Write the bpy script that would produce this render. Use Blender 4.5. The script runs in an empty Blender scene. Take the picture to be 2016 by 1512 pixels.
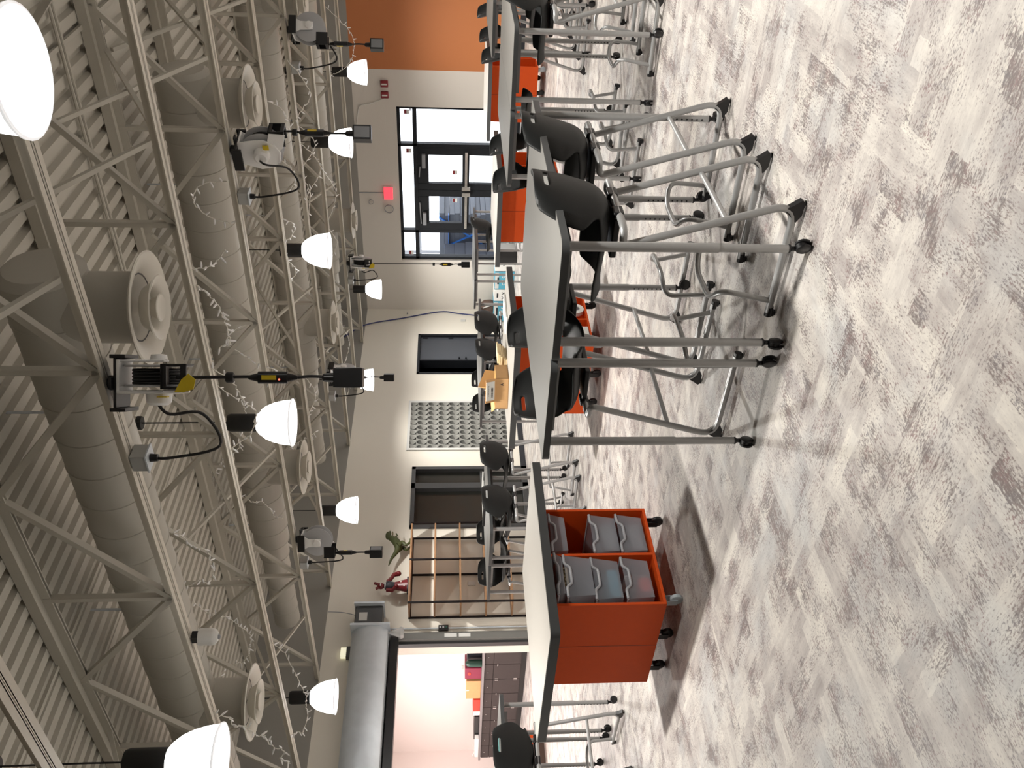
import bpy, bmesh, math, random
from mathutils import Vector, Matrix
random.seed(7)
PI = math.pi
SC = bpy.context.scene
COL = SC.collection
# ------------------------------------------------------------------ camera, world, exposure
AZ = math.radians(38.83); PITCH = math.radians(4.255)
fh = Vector((-math.sin(AZ), math.cos(AZ), 0)); Rt = Vector((math.cos(AZ), math.sin(AZ), 0)); Z = Vector((0, 0, 1))
FW = fh*math.cos(PITCH) - Z*math.sin(PITCH); UP = fh*math.sin(PITCH) + Z*math.cos(PITCH)
cd = bpy.data.cameras.new('camera'); cam = bpy.data.objects.new('camera', cd); COL.objects.link(cam)
cd.sensor_width = 36; cd.lens = 30.0; cd.clip_start = .05; cd.clip_end = 200
m = Matrix((( -UP.x, Rt.x, -FW.x, 0), (-UP.y, Rt.y, -FW.y, 0), (-UP.z, Rt.z, -FW.z, 1.4), (0, 0, 0, 1)))   # phone held upright, picture stored on its side
cam.matrix_world = m
SC.camera = cam
w = bpy.data.worlds.new('sky'); SC.world = w; w.use_nodes = True
w.node_tree.nodes['Background'].inputs[0].default_value = (.93, .96, 1, 1)
w.node_tree.nodes['Background'].inputs[1].default_value = 3.5
SC.view_settings.view_transform = 'Standard'; SC.view_settings.look = 'None'; SC.view_settings.gamma = 1
SC.view_settings.use_curve_mapping = False
SC.view_settings.exposure = 0.0
SC.cycles.max_bounces = 7; SC.cycles.diffuse_bounces = 4; SC.cycles.use_denoising = True
SC.cycles.sample_clamp_indirect = 6
LAMP_W = 385.0; ROOM_W = 260.0
def area(name, loc, sx, sy, watts, col=(1, 1, 1), rot=(0, 0, 0)):
    l = bpy.data.lights.new(name, 'AREA'); l.shape = 'RECTANGLE'; l.size = sx; l.size_y = sy; l.energy = watts; l.color = col
    o = bpy.data.objects.new(name, l); o.location = loc; o.rotation_euler = rot; COL.objects.link(o); return o
def point(name, loc, watts, rad, col=(1, 1, 1)):
    l = bpy.data.lights.new(name, 'SPOT'); l.spot_size = math.radians(162); l.spot_blend = 1.0; l.energy = watts; l.shadow_soft_size = rad; l.color = col
    o = bpy.data.objects.new(name, l); o.location = loc; COL.objects.link(o); return o
area('office_light', (-14.2, 6.6, 3.13), 2.4, 1.2, ROOM_W, (1, .9, .87))
area('office_light', (-14.2, 3.6, 3.13), 2.4, 1.2, ROOM_W, (1, .9, .87))
# ------------------------------------------------------------------ materials
MATS = {}
def mat(name, col, rough=.6, metal=0, emit=None, es=1, noise=None, bump=0, trans=0, alpha=1, spec=None, ior=None):
    M = bpy.data.materials.new(name); M.use_nodes = True; nt = M.node_tree; b = nt.nodes['Principled BSDF']
    b.inputs['Base Color'].default_value = (*col, 1); b.inputs['Roughness'].default_value = rough; b.inputs['Metallic'].default_value = metal
    if spec is not None: b.inputs['Specular IOR Level'].default_value = spec
    if ior: b.inputs['IOR'].default_value = ior
    if emit: b.inputs['Emission Color'].default_value = (*emit, 1); b.inputs['Emission Strength'].default_value = es
    if trans: b.inputs['Transmission Weight'].default_value = trans
    if alpha < 1: b.inputs['Alpha'].default_value = alpha
    if noise or bump:
        tc = nt.nodes.new('ShaderNodeTexCoord'); n = nt.nodes.new('ShaderNodeTexNoise'); sc, amt = noise or (40, 0)
        n.inputs['Scale'].default_value = sc; n.inputs['Detail'].default_value = 4; nt.links.new(tc.outputs['Object'], n.inputs['Vector'])
        if amt:
            mx = nt.nodes.new('ShaderNodeMix'); mx.data_type = 'RGBA'
            mx.inputs[6].default_value = (*[c*(1-amt) for c in col], 1); mx.inputs[7].default_value = (*[min(1, c*(1+amt)) for c in col], 1)
            nt.links.new(n.outputs[0], mx.inputs[0]); nt.links.new(mx.outputs[2], b.inputs['Base Color'])
        if bump:
            bp = nt.nodes.new('ShaderNodeBump'); bp.inputs['Strength'].default_value = bump; bp.inputs['Distance'].default_value = .005
            nt.links.new(n.outputs[0], bp.inputs['Height']); nt.links.new(bp.outputs[0], b.inputs['Normal'])
    MATS[name] = M; return M
CEIL = (.50, .475, .415)
mat('deck_paint', CEIL, .7, noise=(1.5, .06)); mat('joist_paint', (.48, .455, .395), .55, noise=(3, .05)); mat('duct_paint', (.43, .41, .36), .5, noise=(2, .05))
mat('diffuser_paint', (.68, .65, .58), .45); mat('chord_lit', (.62, .58, .50), .5, noise=(3, .05)); mat('upper_wall', (.33, .32, .30), .8)  # bottom chords: joist colour lightened to stand in for light from below
mat('silver', (.41, .412, .41), .38, .5, noise=(60, .05)); mat('silver_dark', (.26, .265, .27), .4, .5); mat('chrome', (.7, .7, .7), .12, 1)
mat('black_shell', (.011, .012, .012), .5, spec=.28, bump=.15, noise=(400, .0)); mat('black_plastic', (.01, .01, .011), .35); mat('black_rubber', (.008, .008, .009), .5)
mat('laminate_lit', (.37, .35, .32), .42, spec=.35, noise=(250, .04)); mat('laminate_dim', (.175, .17, .158), .48, spec=.28, noise=(250, .04)); mat('edge_band', (.058, .062, .064), .45)  # island tops brighter, tables darker: differing lamp light put into the top colour
mat('orange', (.70, .085, .010), .55, spec=.22, noise=(30, .04)); mat('orange_dark', (.16, .015, .004), .45)
mat('caster_blue', (.42, .47, .5), .4); mat('bin_clear', (.60, .62, .68), .35, trans=.45, ior=1.1, alpha=.42); mat('bin_rim', (.55, .56, .6), .3, trans=.25)
mat('card', (.52, .30, .13), .8, noise=(12, .08)); mat('card_in', (.72, .42, .16), .8); mat('paper', (.8, .8, .77), .7); mat('paper_grey', (.62, .62, .6), .7); mat('ink', (.02, .02, .025), .6)
mat('wood', (.24, .13, .065), .55, noise=(9, .15)); mat('pine', (.70, .55, .33), .6, noise=(14, .12)); mat('dark_metal', (.008, .005, .005), .6, spec=.2); mat('wood_veneer', (.026, .018, .017), .5, noise=(20, .12))
mat('frame_dark', (.012, .014, .018), .5, spec=.25); mat('slate_door', (.045, .05, .062), .45); mat('frame_grey', (.045, .045, .046), .45); mat('dark_glass', (.028, .029, .026), .12, spec=.4); mat('dark_void', (.006, .007, .01), .4)
mat('baseboard', (.012, .013, .018), .5); mat('galv', (.62, .67, .72), .42, .2, noise=(5, .15)); mat('galv_dark', (.07, .072, .075), .45, .4); mat('guide_grey', (.15, .15, .14), .5)
mat('reel_white', (.95, .95, .94), .28, noise=(20, .04)); mat('reel_grey', (.5, .51, .53), .35, .1); mat('yellow', (.75, .56, .02), .45); mat('box_grey', (.42, .43, .42), .5); mat('led_red', (.8, .05, .03), .4, emit=(1, .08, .05), es=5)
mat('red_exit', (.8, .05, .06), .4, emit=(1, .05, .075), es=1.6); mat('alarm_red', (.24, .02, .03), .4); mat('white_plastic', (.7, .69, .66), .4)
mat('shade', (.9, .9, .9), .3, emit=(1, .985, .96), es=3.6); mat('shade_lip', (.8, .8, .82), .15, emit=(1, 1, 1), es=.6); mat('housing', (.006, .006, .006), .5)
mat('string_wire', (.88, .86, .80), .5); mat('string_bulb', (.95, .95, .95), .2)
mat('dino_green', (.05, .058, .016), .6, noise=(25, .35)); mat('dino_belly', (.22, .18, .10), .6); mat('fig_red', (.14, .004, .008), .35); mat('fig_black', (.02, .022, .03), .5)
mat('maroon', (.22, .02, .05), .5); mat('red', (.65, .05, .03), .5); mat('green_dark', (.01, .05, .035), .4); mat('vex_blue', (.10, .38, .52), .5); mat('brown', (.10, .06, .045), .6); mat('blue_cable', (.02, .03, .14), .5); mat('teal', (.35, .72, .70), .3)
mat('siding', (.085, .095, .115), .7, noise=(4, .12)); mat('siding_dark', (.03, .035, .05), .7); mat('strap', (.03, .14, .45), .5); mat('ground', (.75, .75, .73), .9); mat('bag', (.75, .76, .77), .25, trans=.4, alpha=.6); mat('steel_bar', (.65, .64, .62), .25, .9)
mat('glass', (.95, .97, 1), 0.0, trans=1, ior=1.02, spec=.1); mat('plant', (.10, .05, .04), .6); mat('green_bit', (.05, .3, .12), .5); mat('grey_item', (.3, .31, .33), .5)

def nodes(M): return M.node_tree, M.node_tree.nodes, M.node_tree.links
def wallmat(name, col, course=.2, split=None, strength=.12):
    M = mat(name, col, .62); nt, N, L = nodes(M); b = N['Principled BSDF']
    g = N.new('ShaderNodeNewGeometry'); s = N.new('ShaderNodeSeparateXYZ'); L.new(g.outputs['Position'], s.inputs[0])
    ad = N.new('ShaderNodeMath'); ad.operation = 'ADD'; L.new(s.outputs[0], ad.inputs[0]); L.new(s.outputs[1], ad.inputs[1])
    c = N.new('ShaderNodeCombineXYZ'); L.new(ad.outputs[0], c.inputs[0]); L.new(s.outputs[2], c.inputs[1])
    br = N.new('ShaderNodeTexBrick'); br.inputs['Scale'].default_value = 1; br.inputs['Brick Width'].default_value = .4; br.inputs['Row Height'].default_value = course
    br.inputs['Mortar Size'].default_value = .004; br.inputs['Mortar Smooth'].default_value = .6; L.new(c.outputs[0], br.inputs['Vector'])
    bp = N.new('ShaderNodeBump'); bp.inputs['Strength'].default_value = strength; bp.inputs['Distance'].default_value = .004; bp.invert = True
    L.new(br.outputs['Fac'], bp.inputs['Height']); L.new(bp.outputs[0], b.inputs['Normal'])
    last = None
    def mix(a, bcol, val, thr, gt=True):
        t = N.new('ShaderNodeMath'); t.operation = 'GREATER_THAN' if gt else 'LESS_THAN'; L.new(val, t.inputs[0]); t.inputs[1].default_value = thr
        mx = N.new('ShaderNodeMix'); mx.data_type = 'RGBA'; L.new(t.outputs[0], mx.inputs[0])
        if isinstance(a, tuple): mx.inputs[6].default_value = (*a, 1)
        else: L.new(a, mx.inputs[6])
        mx.inputs[7].default_value = (*bcol, 1); return mx.outputs[2]
    last = col
    if split: last = mix(last, split[1], s.outputs[0], split[0])
    last = mix(last, (.30, .29, .265), s.outputs[2], 3.21)
    L.new(last, b.inputs['Base Color']); return M
WHITE = (.80, .76, .675)
wallmat('wall_white', WHITE, strength=.06); wallmat('wall_exit', (.66, .62, .565), split=(-5.46, (.50, .175, .058)), strength=.16)
wallmat('wall_office', (.80, .72, .69), strength=.12)

def floor_material():
    M = mat('vinyl_floor', (.5, .45, .4), .5); nt, N, L = nodes(M); b = N['Principled BSDF']
    g = N.new('ShaderNodeNewGeometry')
    def math_(op, a, bb=None, v=None):
        t = N.new('ShaderNodeMath'); t.operation = op; L.new(a, t.inputs[0])
        if bb is not None: L.new(bb, t.inputs[1])
        if v is not None: t.inputs[1].default_value = v
        return t.outputs[0]
    def mapping(src, rot=0, loc=(0, 0, 0), sc=(1, 1, 1)):
        q = N.new('ShaderNodeMapping'); q.inputs['Rotation'].default_value = (0, 0, rot); q.inputs['Location'].default_value = loc; q.inputs['Scale'].default_value = sc; L.new(src, q.inputs[0]); return q.outputs[0]
    def noise(src, sc, det=4, rough=.6):
        q = N.new('ShaderNodeTexNoise'); q.inputs['Scale'].default_value = sc; q.inputs['Detail'].default_value = det; q.inputs['Roughness'].default_value = rough; L.new(src, q.inputs['Vector']); return q.outputs[0]
    def brick(src, w_, h_, off=.37):
        q = N.new('ShaderNodeTexBrick'); q.inputs['Scale'].default_value = 1; q.inputs['Brick Width'].default_value = w_; q.inputs['Row Height'].default_value = h_; q.inputs['Mortar Size'].default_value = 0
        q.inputs['Color1'].default_value = (0, 0, 0, 1); q.inputs['Color2'].default_value = (1, 1, 1, 1); q.offset = off; L.new(src, q.inputs['Vector']); return q.outputs['Color']
    def mixf(a, c, f):
        mx = N.new('ShaderNodeMix'); mx.data_type = 'FLOAT'; L.new(f, mx.inputs[0]); L.new(a, mx.inputs[2]); L.new(c, mx.inputs[3]); return mx.outputs[0]
    def ramp(src, pts):
        q = N.new('ShaderNodeValToRGB'); e = q.color_ramp.elements; e[0].position = pts[0][0]; e[0].color = (*pts[0][1], 1); e[1].position = pts[-1][0]; e[1].color = (*pts[-1][1], 1)
        for p, c in pts[1:-1]: k = e.new(p); k.color = (*c, 1)
        L.new(src, q.inputs[0]); return q.outputs[0]
    def mixc(f, a, c):
        mx = N.new('ShaderNodeMix'); mx.data_type = 'RGBA'; L.new(f, mx.inputs[0]); L.new(a, mx.inputs[6])
        if isinstance(c, tuple): mx.inputs[7].default_value = (*c, 1)
        else: L.new(c, mx.inputs[7])
        return mx.outputs[2]
    P = g.outputs['Position']
    wob = N.new('ShaderNodeTexNoise'); wob.inputs['Scale'].default_value = 22; wob.inputs['Detail'].default_value = 3; L.new(P, wob.inputs['Vector'])
    wv = N.new('ShaderNodeVectorMath'); wv.operation = 'SCALE'; L.new(wob.outputs['Color'], wv.inputs[0]); wv.inputs['Scale'].default_value = .022
    PW = N.new('ShaderNodeVectorMath'); PW.operation = 'ADD'; L.new(P, PW.inputs[0]); L.new(wv.outputs[0], PW.inputs[1]); PW = PW.outputs[0]
    A = mapping(P, 0, (.11, .23, 0)); Bm = mapping(P, PI/2, (.4, .07, 0)); AW = mapping(PW, 0, (.11, .23, 0)); BW = mapping(PW, PI/2, (.4, .07, 0))
    sel = math_('GREATER_THAN', brick(mapping(PW, 0, (.05, .3, 0)), .30, .20, .5), v=.5)
    pl = mixf(brick(AW, .30, .10), brick(BW, .30, .10), sel)                      # tone of each printed plank
    pl2 = mixf(brick(mapping(PW, 0, (.31, .6, 0)), .30, .10), brick(mapping(PW, PI/2, (.2, .5, 0)), .30, .10), sel)
    st = mixf(noise(mapping(A, sc=(4, 30, 1)), 1, 5, .65), noise(mapping(Bm, sc=(4, 30, 1)), 1, 5, .65), sel)
    cloud = noise(P, 5.5, 5, .65)
    t = math_('ADD', math_('ADD', math_('MULTIPLY', pl, v=.25), math_('MULTIPLY', st, v=.50)), math_('MULTIPLY', cloud, v=.70)); t = math_('SUBTRACT', t, v=.24)
    base = ramp(t, [(.16, (.27, .24, .225)), (.34, (.39, .355, .335)), (.55, (.545, .51, .47)), (.78, (.68, .64, .57))])
    cool = ramp(noise(mapping(P, 0, (5, 9, 2)), 2.6, 3), [(.50, (0, 0, 0)), (.68, (1, 1, 1))]); base = mixc(math_('MULTIPLY', cool, v=.45), base, (.45, .475, .485))
    dens = math_('ADD', math_('MULTIPLY', noise(mapping(P, 0, (2, 4, 0)), 6.5, 4, .6), v=.9), math_('MULTIPLY', pl2, v=.20))
    spk = mixf(noise(mapping(A, sc=(1, 1.9, 1)), 75, 5, .7), noise(mapping(Bm, sc=(1, 1.9, 1)), 75, 5, .7), sel)
    sv = math_('ADD', spk, math_('MULTIPLY', math_('SUBTRACT', dens, v=.49), v=.55))
    mask = ramp(sv, [(.565, (0, 0, 0)), (.64, (1, 1, 1))])
    hue = ramp(noise(P, 16, 3), [(.35, (.10, .095, .115)), (.5, (.14, .105, .095)), (.66, (.21, .10, .10))])
    col = mixc(math_('MULTIPLY', mask, v=.85), base, hue)
    soft = ramp(sv, [(.45, (0, 0, 0)), (.70, (1, 1, 1))]); col = mixc(math_('MULTIPLY', soft, v=.34), col, (.25, .215, .21))
    line = mixf(noise(mapping(A, sc=(7, 85, 1)), 1, 3, .6), noise(mapping(Bm, sc=(7, 85, 1)), 1, 3, .6), sel)
    lm = ramp(math_('ADD', line, math_('MULTIPLY', math_('SUBTRACT', dens, v=.56), v=1.1)), [(.60, (0, 0, 0)), (.70, (1, 1, 1))]); col = mixc(math_('MULTIPLY', lm, v=.55), col, (.13, .105, .10))
    L.new(col, b.inputs['Base Color'])
floor_material()

def mural_material():
    M = mat('mural_print', (.3, .3, .3), .6, spec=.15); nt, N, L = nodes(M); b = N['Principled BSDF']
    g = N.new('ShaderNodeNewGeometry'); s = N.new('ShaderNodeSeparateXYZ'); L.new(g.outputs['Position'], s.inputs[0])
    def m_(op, a, c=None, v=None):
        t = N.new('ShaderNodeMath'); t.operation = op
        L.new(a, t.inputs[0])
        if c is not None: L.new(c, t.inputs[1])
        if v is not None: t.inputs[1].default_value = v
        return t.outputs[0]
    P = .137
    u = m_('FRACT', m_('DIVIDE', m_('ADD', s.outputs[1], v=.03), v=P)); v_ = m_('FRACT', m_('DIVIDE', s.outputs[2], v=.20))
    du = m_('SUBTRACT', u, v=.5); dv = m_('SUBTRACT', v_, v=.5)
    r = m_('SQRT', m_('ADD', m_('MULTIPLY', du, du), m_('MULTIPLY', dv, dv)))
    # concave cup: dark above, light below, with a seam across the middle; dark wedges between the cups
    inside = m_('LESS_THAN', r, v=.46)
    below = m_('GREATER_THAN', m_('SUBTRACT', m_('MULTIPLY', du, v=.3), dv), v=.0)
    cup = m_('ADD', m_('ADD', m_('MULTIPLY', dv, v=-.20), v=.10), m_('MULTIPLY', below, v=.09))
    ring = m_('MULTIPLY', m_('GREATER_THAN', r, v=.435), inside)
    wedge = m_('MULTIPLY', m_('LESS_THAN', dv, v=0), m_('LESS_THAN', du, v=0))
    outv = m_('SUBTRACT', m_('ADD', m_('MULTIPLY', dv, v=-.06), v=.27), m_('MULTIPLY', wedge, v=.30))
    val = m_('ADD', m_('MULTIPLY', cup, inside), m_('MULTIPLY', outv, m_('SUBTRACT', m_('MULTIPLY', inside, v=-1.0), v=-1.0))); val = m_('ADD', val, m_('MULTIPLY', ring, v=.14))
    val = m_('MAXIMUM', val, v=.008)
    c = N.new('ShaderNodeCombineXYZ'); L.new(val, c.inputs[0]); L.new(val, c.inputs[1]); L.new(m_('MULTIPLY', val, v=.93), c.inputs[2]); L.new(c.outputs[0], b.inputs['Base Color'])
mural_material()
# ------------------------------------------------------------------ mesh helpers
class MB:
    def __init__(s): s.v = []; s.f = []; s.sm = []
    def add(s, vs, fs, smooth=False):
        o = len(s.v); s.v += [tuple(v) for v in vs]; s.f += [tuple(i+o for i in f) for f in fs]; s.sm += [smooth]*len(fs); return s
    def box(s, x0, x1, y0, y1, z0, z1, M=None):
        vs = [(x0, y0, z0), (x1, y0, z0), (x1, y1, z0), (x0, y1, z0), (x0, y0, z1), (x1, y0, z1), (x1, y1, z1), (x0, y1, z1)]
        if M is not None: vs = [M @ Vector(v) for v in vs]
        return s.add(vs, [(3, 2, 1, 0), (4, 5, 6, 7), (0, 1, 5, 4), (1, 2, 6, 5), (2, 3, 7, 6), (3, 0, 4, 7)])
    def bar(s, a, b, w, h):                                    # rectangular bar from a to b
        a = Vector(a); b = Vector(b); d = (b-a).normalized(); up = Vector((0, 0, 1)) if abs(d.z) < .95 else Vector((1, 0, 0))
        sx = d.cross(up).normalized(); sz = sx.cross(d).normalized(); vs = []
        for p in (a, b):
            for i, j in ((-1, -1), (1, -1), (1, 1), (-1, 1)): vs.append(p + sx*(i*w/2) + sz*(j*h/2))
        return s.add(vs, [(3, 2, 1, 0), (4, 5, 6, 7), (0, 1, 5, 4), (1, 2, 6, 5), (2, 3, 7, 6), (3, 0, 4, 7)])
    def tube(s, pts, r, n=10, cap=True, rs=None):
        P = [Vector(p) for p in pts]; N_ = len(P); T = []
        for i in range(N_):
            a = P[max(i-1, 0)]; b = P[min(i+1, N_-1)]; T.append((b-a).normalized())
        ref = Vector((0, 0, 1)) if abs(T[0].z) < .9 else Vector((1, 0, 0)); nx = T[0].cross(ref).normalized(); vs = []; fs = []
        for i in range(N_):
            nx = (nx - T[i]*nx.dot(T[i])); nx = nx.normalized() if nx.length > 1e-6 else T[i].orthogonal().normalized()
            ny = T[i].cross(nx); rr = rs[i] if rs else r
            for k in range(n):
                t = 2*PI*k/n; vs.append(P[i] + nx*(rr*math.cos(t)) + ny*(rr*math.sin(t)))
        for i in range(N_-1):
            for k in range(n):
                a = i*n+k; b = i*n+(k+1) % n; fs.append((a, b, b+n, a+n))
        if cap: fs.append(tuple(reversed(range(n)))); fs.append(tuple((N_-1)*n+k for k in range(n)))
        return s.add(vs, fs, True)
    def lathe(s, prof, n=24, c=(0, 0, 0), axis='z', M=None):
        vs = []; fs = []; c = Vector(c)
        for r, z in prof:
            for k in range(n):
                t = 2*PI*k/n; x = r*math.cos(t); y = r*math.sin(t)
                p = Vector((x, y, z)) if axis == 'z' else (Vector((z, x, y)) if axis == 'x' else Vector((y, z, x)))
                if M is not None: p = M @ p
                vs.append(c+p)
        for i in range(len(prof)-1):
            for k in range(n):
                a = i*n+k; b = i*n+(k+1) % n; fs.append((a, b, b+n, a+n))
        closed = prof[0] == prof[-1]
        if prof[0][0] > 0 and not closed: fs.append(tuple(reversed(range(n))))
        if prof[-1][0] > 0 and not closed: fs.append(tuple((len(prof)-1)*n+k for k in range(n)))
        return s.add(vs, fs, True)
    def prism(s, poly, z0, z1, M=None):
        n = len(poly); vs = [(x, y, z0) for x, y in poly] + [(x, y, z1) for x, y in poly]
        if M is not None: vs = [M @ Vector(v) for v in vs]
        return s.add(vs, [tuple(reversed(range(n))), tuple(range(n, 2*n))] + [(i, (i+1) % n, (i+1) % n+n, i+n) for i in range(n)])
    def ball(s, c, r, n=10, sc=(1, 1, 1)):
        k = n//2; prof = [(max(1e-4, r*math.sin(PI*i/k)), -r*math.cos(PI*i/k)) for i in range(k+1)]
        return s.lathe(prof, n, c, M=Matrix.Diagonal((*sc,)).to_3x3())
def build(name, mb, m, parent=None, label=None, bevel=0, kind=None):
    me = bpy.data.meshes.new(name); me.from_pydata(mb.v, [], mb.f)
    me.polygons.foreach_set('use_smooth', mb.sm); me.materials.append(MATS[m] if isinstance(m, str) else m)
    bm = bmesh.new(); bm.from_mesh(me); bmesh.ops.recalc_face_normals(bm, faces=bm.faces); bm.to_mesh(me); bm.free(); me.update()
    me.set_sharp_from_angle(angle=math.radians(38))
    o = bpy.data.objects.new(name, me); COL.objects.link(o)
    if parent: o.parent = parent
    if label: o['label'] = label
    if kind: o['kind'] = kind
    if bevel:
        md = o.modifiers.new('bevel', 'BEVEL'); md.width = bevel; md.segments = 2; md.limit_method = 'ANGLE'
    return o
def struct(name, mb, m, parent=None, bevel=0, label=None):
    return build(name, mb, m, parent, label, bevel, 'structure' if parent is None else None)
def thing(name, label, cat, loc=(0, 0, 0), rz=0, group=None):
    o = bpy.data.objects.new(name, None); o.empty_display_size = .1; COL.objects.link(o); o.location = loc; o.rotation_euler = (0, 0, rz); o['label'] = label; o['category'] = cat
    if group: o['group'] = group
    return o
def tag(o, label, cat, group=None):
    o['label'] = label; o['category'] = cat
    if group: o['group'] = group
    return o
def kids(o): return [c for c in CH.get(o.name, [])]
CH = {}
def index_children():
    CH.clear()
    for o in COL.objects:
        if o.parent: CH.setdefault(o.parent.name, []).append(o)
def dup(root, loc, rz=0, label=None, group=None, cat=None):
    def rec(o, par):
        c = o.copy(); COL.objects.link(c); c.parent = par
        for k in CH.get(o.name, []): rec(k, c)
        return c
    r = rec(root, None); r.location = loc; r.rotation_euler = (0, 0, rz)
    if label: r['label'] = label
    if group: r['group'] = group
    return r
def fillet(pts, rad, n=5):
    P = [Vector(p) for p in pts]; out = [P[0]]
    for i in range(1, len(P)-1):
        a, b, c = P[i-1], P[i], P[i+1]; u = (a-b); v = (c-b); r = min(rad, u.length*.48, v.length*.48); p0 = b+u.normalized()*r; p2 = b+v.normalized()*r
        for k in range(n+1):
            t = k/n; out.append(p0*(1-t)**2 + b*(2*t*(1-t)) + p2*t*t)
    out.append(P[-1]); return out
def smooth(pts, n=6):
    P = [Vector(p) for p in pts]; P = [P[0]]+P+[P[-1]]; out = []
    for i in range(1, len(P)-2):
        for k in range(n):
            t = k/n; a, b, c, d = P[i-1:i+3]
            out.append(.5*((2*b)+(c-a)*t+(2*a-5*b+4*c-d)*t*t+(3*b-a-3*c+d)*t**3))
    out.append(P[-2]); return out
def rrect(x0, x1, y0, y1, rs, n=5):
    out = []
    for (cx, cy, sx, sy, r, a0) in ((x1, y1, -1, -1, rs[0], 0), (x0, y1, 1, -1, rs[1], 90), (x0, y0, 1, 1, rs[2], 180), (x1, y0, -1, 1, rs[3], 270)):
        for k in range(n+1):
            t = math.radians(a0+90*k/n); out.append((cx+sx*r+r*math.cos(t), cy+sy*r+r*math.sin(t)))
    return out
# ------------------------------------------------------------------ room shell
XL = -10.8; YE = 16.1; XR = 7.0; YB = -6.0; ZD = 4.14; OX = -17.6; OY = 9.35
struct('floor', MB().box(OX-.3, XR+.3, YB-.3, YE+.3, -.1, 0), 'vinyl_floor')
def wall_y(x0, x1, ya, yb, z1, holes):                     # wall slab in X, running along Y, holes = (y0,y1,z0,z1)
    mb = MB(); ys = sorted({ya, yb, *[h[0] for h in holes], *[h[1] for h in holes]})
    for a, b in zip(ys, ys[1:]):
        hs = sorted([h for h in holes if h[0] <= a and h[1] >= b], key=lambda h: h[2]); z = 0
        for h in hs:
            if h[2] > z: mb.box(x0, x1, a, b, z, h[2])
            z = h[3]
        mb.box(x0, x1, a, b, z, z1)
    return mb
def wall_x(y0, y1, xa, xb, z1, holes):
    mb = wall_y(y0, y1, xa, xb, z1, holes); mb.v = [(v[1], v[0], v[2]) for v in mb.v]; return mb
D2 = (13.74, 15.13, 0, 2.05); SL = (9.58, 11.04, 0, 2.05); RD = (3.2, 7.38, 0, 2.24)
struct('wall_left', wall_y(XL-.28, XL, YB, YE+.3, 4.4, [RD, SL, D2]), 'wall_white')
FR = (-9.53, -6.16, 0, 2.40)
struct('wall_front', wall_x(YE, YE+.28, XL-.28, XR+.3, 4.4, [FR]), 'wall_exit')
struct('wall_right', MB().box(XR, XR+.28, YB, YE, 0, 4.4), 'wall_white')
struct('wall_rear', MB().box(XL-.28, XR+.28, YB-.28, YB, 0, 4.4), 'wall_white')
# corrugated roof deck, ribs run along Y
mb = MB(); pitch = .156; x = XL-.1; prof = []
while x < XR+.2:
    prof += [(x, ZD), (x+.078, ZD), (x+.092, ZD+.045), (x+.142, ZD+.045)]; x += pitch
vs = [(px, YB-.2, pz) for px, pz in prof] + [(px, YE+.2, pz) for px, pz in prof]; n = len(prof)
mb.add(vs, [(i, i+1, i+1+n, i+n) for i in range(n-1)]); mb.box(XL-.28, XR+.28, YB-.28, YE+.28, ZD+.06, ZD+.1)
struct('ceiling', mb, 'deck_paint')
for sn, X in enumerate((-2.05, -5.42, -6.05)):                 # raised lap seams of the deck
    struct('trim_%d' % (sn+3), MB().bar((X, 2.1, ZD-.012), (X, 9.8, ZD-.012), .035, .024), 'joist_paint')
mb = MB()
for a, b in ((11.04, 13.74), (15.13, YE)): mb.box(XL, XL+.012, a, b, 0, .10)
struct('baseboard_left', mb, 'baseboard')
struct('baseboard_front', MB().box(XL, FR[0], YE-.012, YE, 0, .10).box(FR[1], XR, YE-.012, YE, 0, .10), 'baseboard')
struct('trim_2', MB().box(XL, XL+.012, 7.5, 9.58, 0, .10), 'baseboard')
# adjoining office seen through the roller opening
struct('wall_office', MB().box(OX, XL-.28, OY, OY+.2, 0, 3.2), 'wall_office'); struct('wall_office_left', MB().box(OX-.2, OX, .8, OY+.2, 0, 3.2), 'wall_office'); struct('wall_office_rear', MB().box(OX, XL-.28, .8, 1.0, 0, 3.2), 'wall_office')
struct('ceiling_office', MB().box(OX-.2, XL-.28, .8, OY+.2, 3.2, 3.25), 'white_plastic')
# ------------------------------------------------------------------ exit doors and glazing
Y0 = YE+.06; Y1 = YE+.18
root = thing('door_1', 'black framed glass entrance with double doors, side windows and overhead lights', 'door', (0, 0, 0)); root['kind'] = 'structure'
x0, x1 = FR[0], FR[1]; xa, xb = -8.83, -6.98
fr = MB().box(x0, x0+.06, Y0, Y1, 0, 2.4).box(x1-.06, x1, Y0, Y1, 0, 2.4).box(x0, x1, Y0, Y1, 2.34, 2.4).box(x0, x1, Y0, Y1, 2.02, 2.10).box(xa-.06, xa, Y0, Y1, 0, 2.4).box(xb, xb+.06, Y0, Y1, 0, 2.4).box(x0, xa, Y0, Y1, 0, .10).box(xb, x1, Y0, Y1, 0, .10)
fr.box(xa, xa+.03, Y0, Y1, 0, 2.02).box(xb-.03, xb, Y0, Y1, 0, 2.02)
build('frame', fr, 'frame_dark', root, bevel=.004)
for a, b, c, d in ((x0+.06, xa-.06, .1, 2.02), (xb+.06, x1-.06, .1, 2.02), (x0+.06, xa-.06, 2.1, 2.34), (xa, xb, 2.1, 2.34), (xb+.06, x1-.06, 2.1, 2.34)):
    build('pane', MB().box(a, b, YE+.11, YE+.118, c, d), 'glass', root)
xm = (xa+xb)/2
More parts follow.
